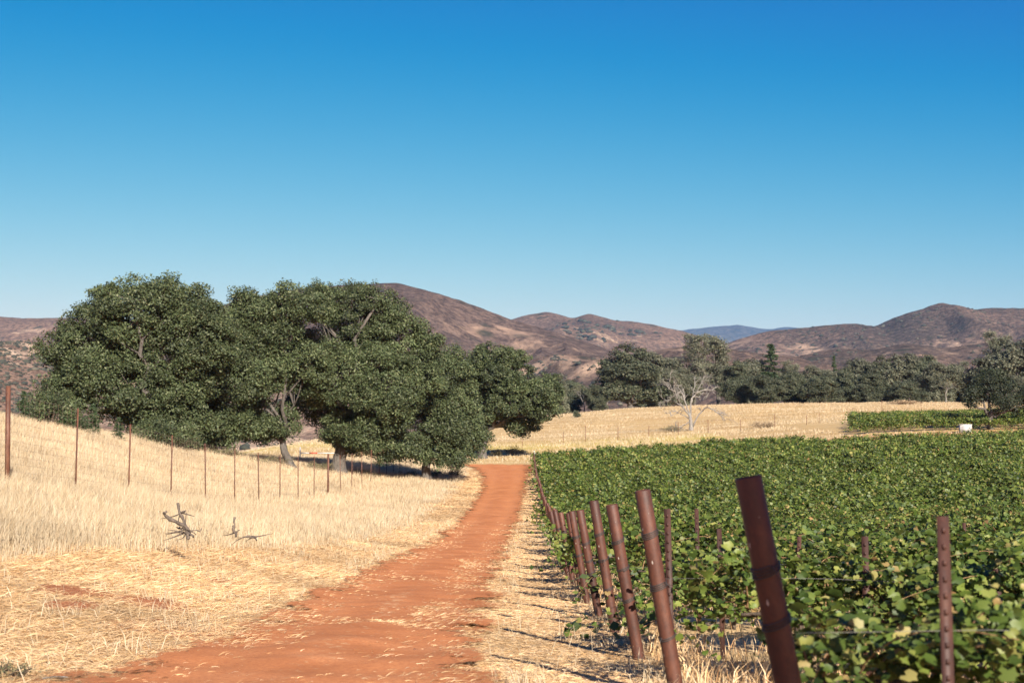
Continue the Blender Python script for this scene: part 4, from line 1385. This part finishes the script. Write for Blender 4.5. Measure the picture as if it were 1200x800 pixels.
STK = [(1.478, 4.85, 605, "steel stake standing in the first vine row, the closest stake"), (at_px(786, 9.1), 9.1, 596, "thin steel stake just right of the second leaning post"),
       (at_px(1013, 9.1), 9.1, 628, "short stake top showing above the vines right of the first post"), (at_px(1170, 9.0), 9.0, 655, "stake between the vines at the right edge, right of the closest stake"),
       (at_px(845, 11.75), 11.75, 619, "small stake top above the vines between the second and first posts"), (at_px(818, 14.5), 14.5, 596, "far thin stake top left of the dark first post"),
       (at_px(930, 14.5), 14.5, 628, "stake top just right of the dark first post, low among vines"), (at_px(1125, 17.25), 17.25, 612, "small stake top above the vines behind the closest stake")]
for x, y, top, lab in STK:
    z0 = gz(x, y)
    h = ray(600, top)[1] * y - z0
    o = obj("steel_stake", stake_mesh(h), None, lab, "stake", "steel stakes in the vine rows", None, (x, y, z0), random.uniform(-.3, .5))
    o.rotation_euler = (R(random.uniform(-1.5, 1.5)), R(random.uniform(-2, 2.5)), random.uniform(-.3, .5))

# trellis wires of the first rows
for k in range(3):
    yr = ROW_Y[k]
    x0 = float(post_x(yr)) - .1
    xe = .42 * yr + 4
    xs_ = np.linspace(x0, xe, 14)
    zs = ground_z(xs_, np.full(14, yr)) + .74 + .02 * np.sin(np.arange(14))
    zs[0] = gz(x0, yr) + .74
    o = obj("trellis_wire", Geo().add(*tube(np.stack([xs_, np.full(14, yr), zs], -1), .0011, 5)).build("trellis_wire", M_WIRE), None,
            f"thin grey trellis wire stretched along the {ORD[k]} vine row", "wire", "trellis wires of the nearest rows")

# ------------------------------------------------------------------ deer fence on the left bank
FENCE = [(-10.6 + .12 * i, 30 + 4.3 * i) for i in range(-2, 22)]
root = obj("wire_fence", None, None, "tall wire mesh fence on thin rusty posts along the left bank", "fence", None, None, (-10.6, 30, gz(-10.6, 30)))
o0 = np.array(root.location)
thin, thick = stake_mesh(2.05), None
thin.materials.clear(); thin.materials.append(M_FRUST)
thickm = Geo().add(*tube([(0, 0, -.3), (0, 0, 1.0), (0, 0, 2.15)], .052, 14)).build("fence_corner_post", M_FRUST, True)
tops = []
for i, (x, y) in zip(range(-2, 22), FENCE):
    big = i in (0, 10)
    z = gz(x, y)
    q = obj("corner_post" if big else "post", thickm if big else thin, root, loc=tuple(np.array([x, y, z]) - o0))
    q.rotation_euler = (R(random.uniform(-1, 1)), R(random.uniform(-1.2, 1.2)), random.uniform(-.2, .2))
    tops.append((x, y, z))
g = Geo()
T = np.array(tops)
for hh in np.concatenate([np.arange(.05, 1.2, .16), np.arange(1.2, 2.05, .2), [2.02]]):
    for a_, b_ in zip(T[:-1], T[1:]):
        pth = np.stack([a_ + (b_ - a_) * t for t in (0, .5, 1)]) + [0, 0, hh]
        pth[1, 2] = pth[1, 2] - .01
        g.add(*tube(pth, .0022, 3, False))
for a_, b_ in zip(T[:-1], T[1:]):
    for t in np.arange(0, 1, .07 if a_[1] < 60 else .14):
        p_ = a_ + (b_ - a_) * t
        g.add(*tube(np.array([p_ + [0, 0, .05], p_ + [0, 0, 2.02]]), .0017, 3, False))
g.V = [q - o0 for q in g.V]
obj("wire_mesh", g.build("wire_mesh", M_FWIRE), root)

# fence across the meadow
root = obj("meadow_fence", None, None, "low wire fence on thin stakes crossing the meadow behind the vineyard", "fence", None, None, (0, 158, gz(0, 158)))
o0 = np.array(root.location)
fp = [(at_px(px, d), d) for px, d in ((522, 150), (568, 151), (612, 152), (660, 154), (686, 156), (724, 157), (760, 158), (795, 160), (830, 161), (868, 162), (908, 164), (945, 167), (960, 172), (1000, 185), (1034, 198), (1080, 205))]
g = Geo()
last = None
sm = stake_mesh(1.45)
sm.materials.clear(); sm.materials.append(M_FRUST)
for i, (x, y) in enumerate(fp):
    z = gz(x, y)
    q = obj("post", sm, root, loc=tuple(np.array([x, y, z]) - o0), sc=(1.3, 1.3, random.uniform(.85, 1.12) if i not in (4, 14) else 1.3))
    q.rotation_euler = (0, R(random.uniform(-2, 2)), 0)
    if last is not None:
        for hh in (.4, .75, 1.1, 1.35):
            g.add(*tube(np.array([last + [0, 0, hh], np.array([x, y, z + hh])]) - o0, .003, 3, False))
    last = np.array([x, y, z])
obj("wire", g.build("meadow_wire", M_FWIRE), root)

# ------------------------------------------------------------------ barrier gate behind the oaks
d = 118.0
x0, x1 = at_px(352, d), at_px(394, d)
zb = gz(x0, d)
zr = ray(375, 534.5)[1] * d
root = obj("barrier_gate", None, None, "white pipe barrier with a red section between the oak trunks", "gate", None, None, (x0, d, zb))
L_ = x1 - x0
tz = max(zr - zb, .7)
obj("post", Geo().add(*tube([(0, 0, -.2), (0, 0, 1.2)], .045, 10)).build("gate_post", M_WHITE, True), root)
obj("rail", Geo().add(*tube([(L_ * .48, 0, tz), (L_ + .1, 0, tz)], .035, 8)).build("gate_rail", M_WHITE, True), root)
obj("rail", Geo().add(*tube([(0.07, 0, tz), (L_ * .26, 0, tz)], .04, 8)).build("gate_rail_near", M_WHITE, True), root)
obj("red_section", Geo().add(*tube([(L_ * .26, 0, tz), (L_ * .48, 0, tz)], .052, 8)).build("gate_red", M_RED, True), root)
obj("end_post", Geo().add(*tube([(L_ + .1, 0, -.2 + gz(x1, d) - zb), (L_ + .1, 0, tz + .08)], .06, 10)).build("gate_end", M_WHITE, True), root)

# white utility box by the lone oak
d = 130.5
x = at_px(1131, d)
root = obj("utility_box", None, None, "small white utility box on short legs in front of the lone vineyard oak", "box", None, None, (x, d, ray(1131, 497)[1] * d - 1.42))
V, F = boxg(-.5, .5, -.3, .3, .62, 1.35); obj("cabinet", mesh("cabinet", V, F, M_WHITE), root)
V, F = boxg(-.54, .54, -.34, .34, 1.352, 1.42); obj("lid", mesh("lid", V, F, M_WHITE), root)
V, F = boxg(-.44, .44, -.315, -.302, .68, 1.28); obj("door", mesh("door", V, F, M_GREY), root)
for sx in (-.42, .42):
    V, F = boxg(sx - .05, sx + .05, -.25, .25, min(-.1, gz(x, d) - (ray(1131, 497)[1] * d - 1.42) - .1), .618); obj("leg", mesh("leg", V, F, M_GREY), root)

# ------------------------------------------------------------------ dead wood in the grass
def wood(name, label, cat, paths, d, px, twn=14, seed=1):
    rg = np.random.default_rng(seed)
    x = at_px(px, d)
    root = obj(name, None, None, label, cat, None, None, (x, d, gz(x, d)))
    o = np.array(root.location)
    g = Geo()
    for pts, r in paths:
        P = np.array([W(180 + a / 9.23, 580 + b_ / 9.23, d + dy) for a, b_, dy in pts]) - o
        r = r * .75
        Q = np.stack([np.interp(np.linspace(0, 1, 9), np.linspace(0, 1, len(P)), P[:, c]) for c in range(3)], -1)
        Q[1:-1] += rg.normal(0, .008, (7, 3))
        g.add(*tube(Q, np.linspace(r, r * .65, 9) * (1 + .18 * rg.normal(0, 1, 9)), 8))
    for k in range(twn):
        pts, r = paths[rg.integers(0, len(paths))]
        a, b_, dy = pts[0]
        p0 = W(180 + a / 9.23, 580 + b_ / 9.23, d + dy) - o
        dv = norm(np.array([rg.normal(0, 1), rg.normal(0, .6), rg.uniform(-.6, .25)]))
        g.add(*tube(bez(p0, p0 + dv * .12 + rg.normal(0, .03, 3), p0 + dv * rg.uniform(.15, .4), 6), np.linspace(.012, .003, 6), 4))
    me = g.build(name, M_WOOD, True)
    root_mesh = bpy.data.objects.new(name, me)
    bpy.data.objects.remove(root_mesh)
    return root, me


def wood_obj(name, label, cat, paths, d, px, **kw):
    root, me = wood(name, label, cat, paths, d, px, **kw)
    loc = tuple(root.location)
    bpy.data.objects.remove(root)
    return obj(name, me, None, label, cat, None, None, loc)


wood_obj("fallen_branch", "forked weathered dead branch sticking up from the tall grass like antlers", "branch",
         [([(390, 420, 0), (350, 330, 0), (270, 310, -.05), (190, 270, -.1), (100, 205, -.15), (140, 178, -.2)], .042), ([(360, 400, 0), (340, 320, 0), (300, 230, .05), (275, 150, .1), (262, 85, .12)], .045),
          ([(300, 190, .05), (350, 165, 0)], .02), ([(340, 370, 0), (420, 385, .05), (490, 390, .1), (520, 355, .1)], .015), ([(360, 400, 0), (380, 470, -.1)], .04), ([(340, 370, 0), (250, 345, .1)], .022), ([(350, 400, 0), (430, 450, -.15)], .03)], 21.5, 216, twn=16, seed=81)
wood_obj("broken_stump", "short upright broken stick right of the forked dead branch", "stump",
         [([(890, 450, 0), (870, 370, 0), (868, 310, 0), (880, 235, 0)], .032), ([(890, 400, 0), (930, 375, .05)], .014), ([(875, 360, 0), (850, 330, 0)], .02)], 22.5, 276, twn=2, seed=82)
wood_obj("dark_log", "small dark log lying in the grass beside the broken stick", "log",
         [([(1010, 445, 0), (1060, 452, 0), (1110, 448, 0)], .028), ([(1100, 450, 0), (1105, 475, -.1)], .02)], 22.5, 295, twn=5, seed=83)
x, y = at_px(70, 9.35), 9.35
o = obj("pale_stick", Geo().add(*tube(bez((-.08, 0, .03), (0, .01, .045), (.08, .01, .035), 6), np.linspace(.006, .004, 6), 6)).build("pale_stick", M_DEAD, True), None,
        "short pale stick lying at the bottom left corner", "stick", None, None, (x, y, gz(x, y)))

# clods and bits of bark scattered on the dirt
rg = np.random.default_rng(91)
n = 2600
y = 7.5 + 40 * rg.random(n) ** 2.2
x = road_l(y) + (road_r(y) - road_l(y)) * rg.uniform(-.1, 1.1, n)
base = np.array([[1, 0, .1], [.3, .9, 0], [-.8, .5, .1], [-.7, -.6, 0], [.4, -.9, .1], [.1, .1, .8]])
F = np.array([[0, 1, 5], [1, 2, 5], [2, 3, 5], [3, 4, 5], [4, 0, 5]])
S = (.006 + .016 * rg.random(n) ** 4)[:, None, None]
V = np.stack([x, y, ground_z(x, y) + .008], -1)[:, None, :] + base[None] * S * rg.uniform(.6, 1.5, (n, 6, 1))
m, nt, b, _ = mat("dark_clod")
b.inputs['Base Color'].default_value = (.17, .065, .03, 1); b.inputs['Roughness'].default_value = 1
obj("dirt_clods", mesh("dirt_clods", V.reshape(-1, 3), (F[None] + (np.arange(n) * 6)[:, None, None]).reshape(-1, 3), m), kind="stuff", label="small dark clods scattered on the red dirt road", cat="clods")
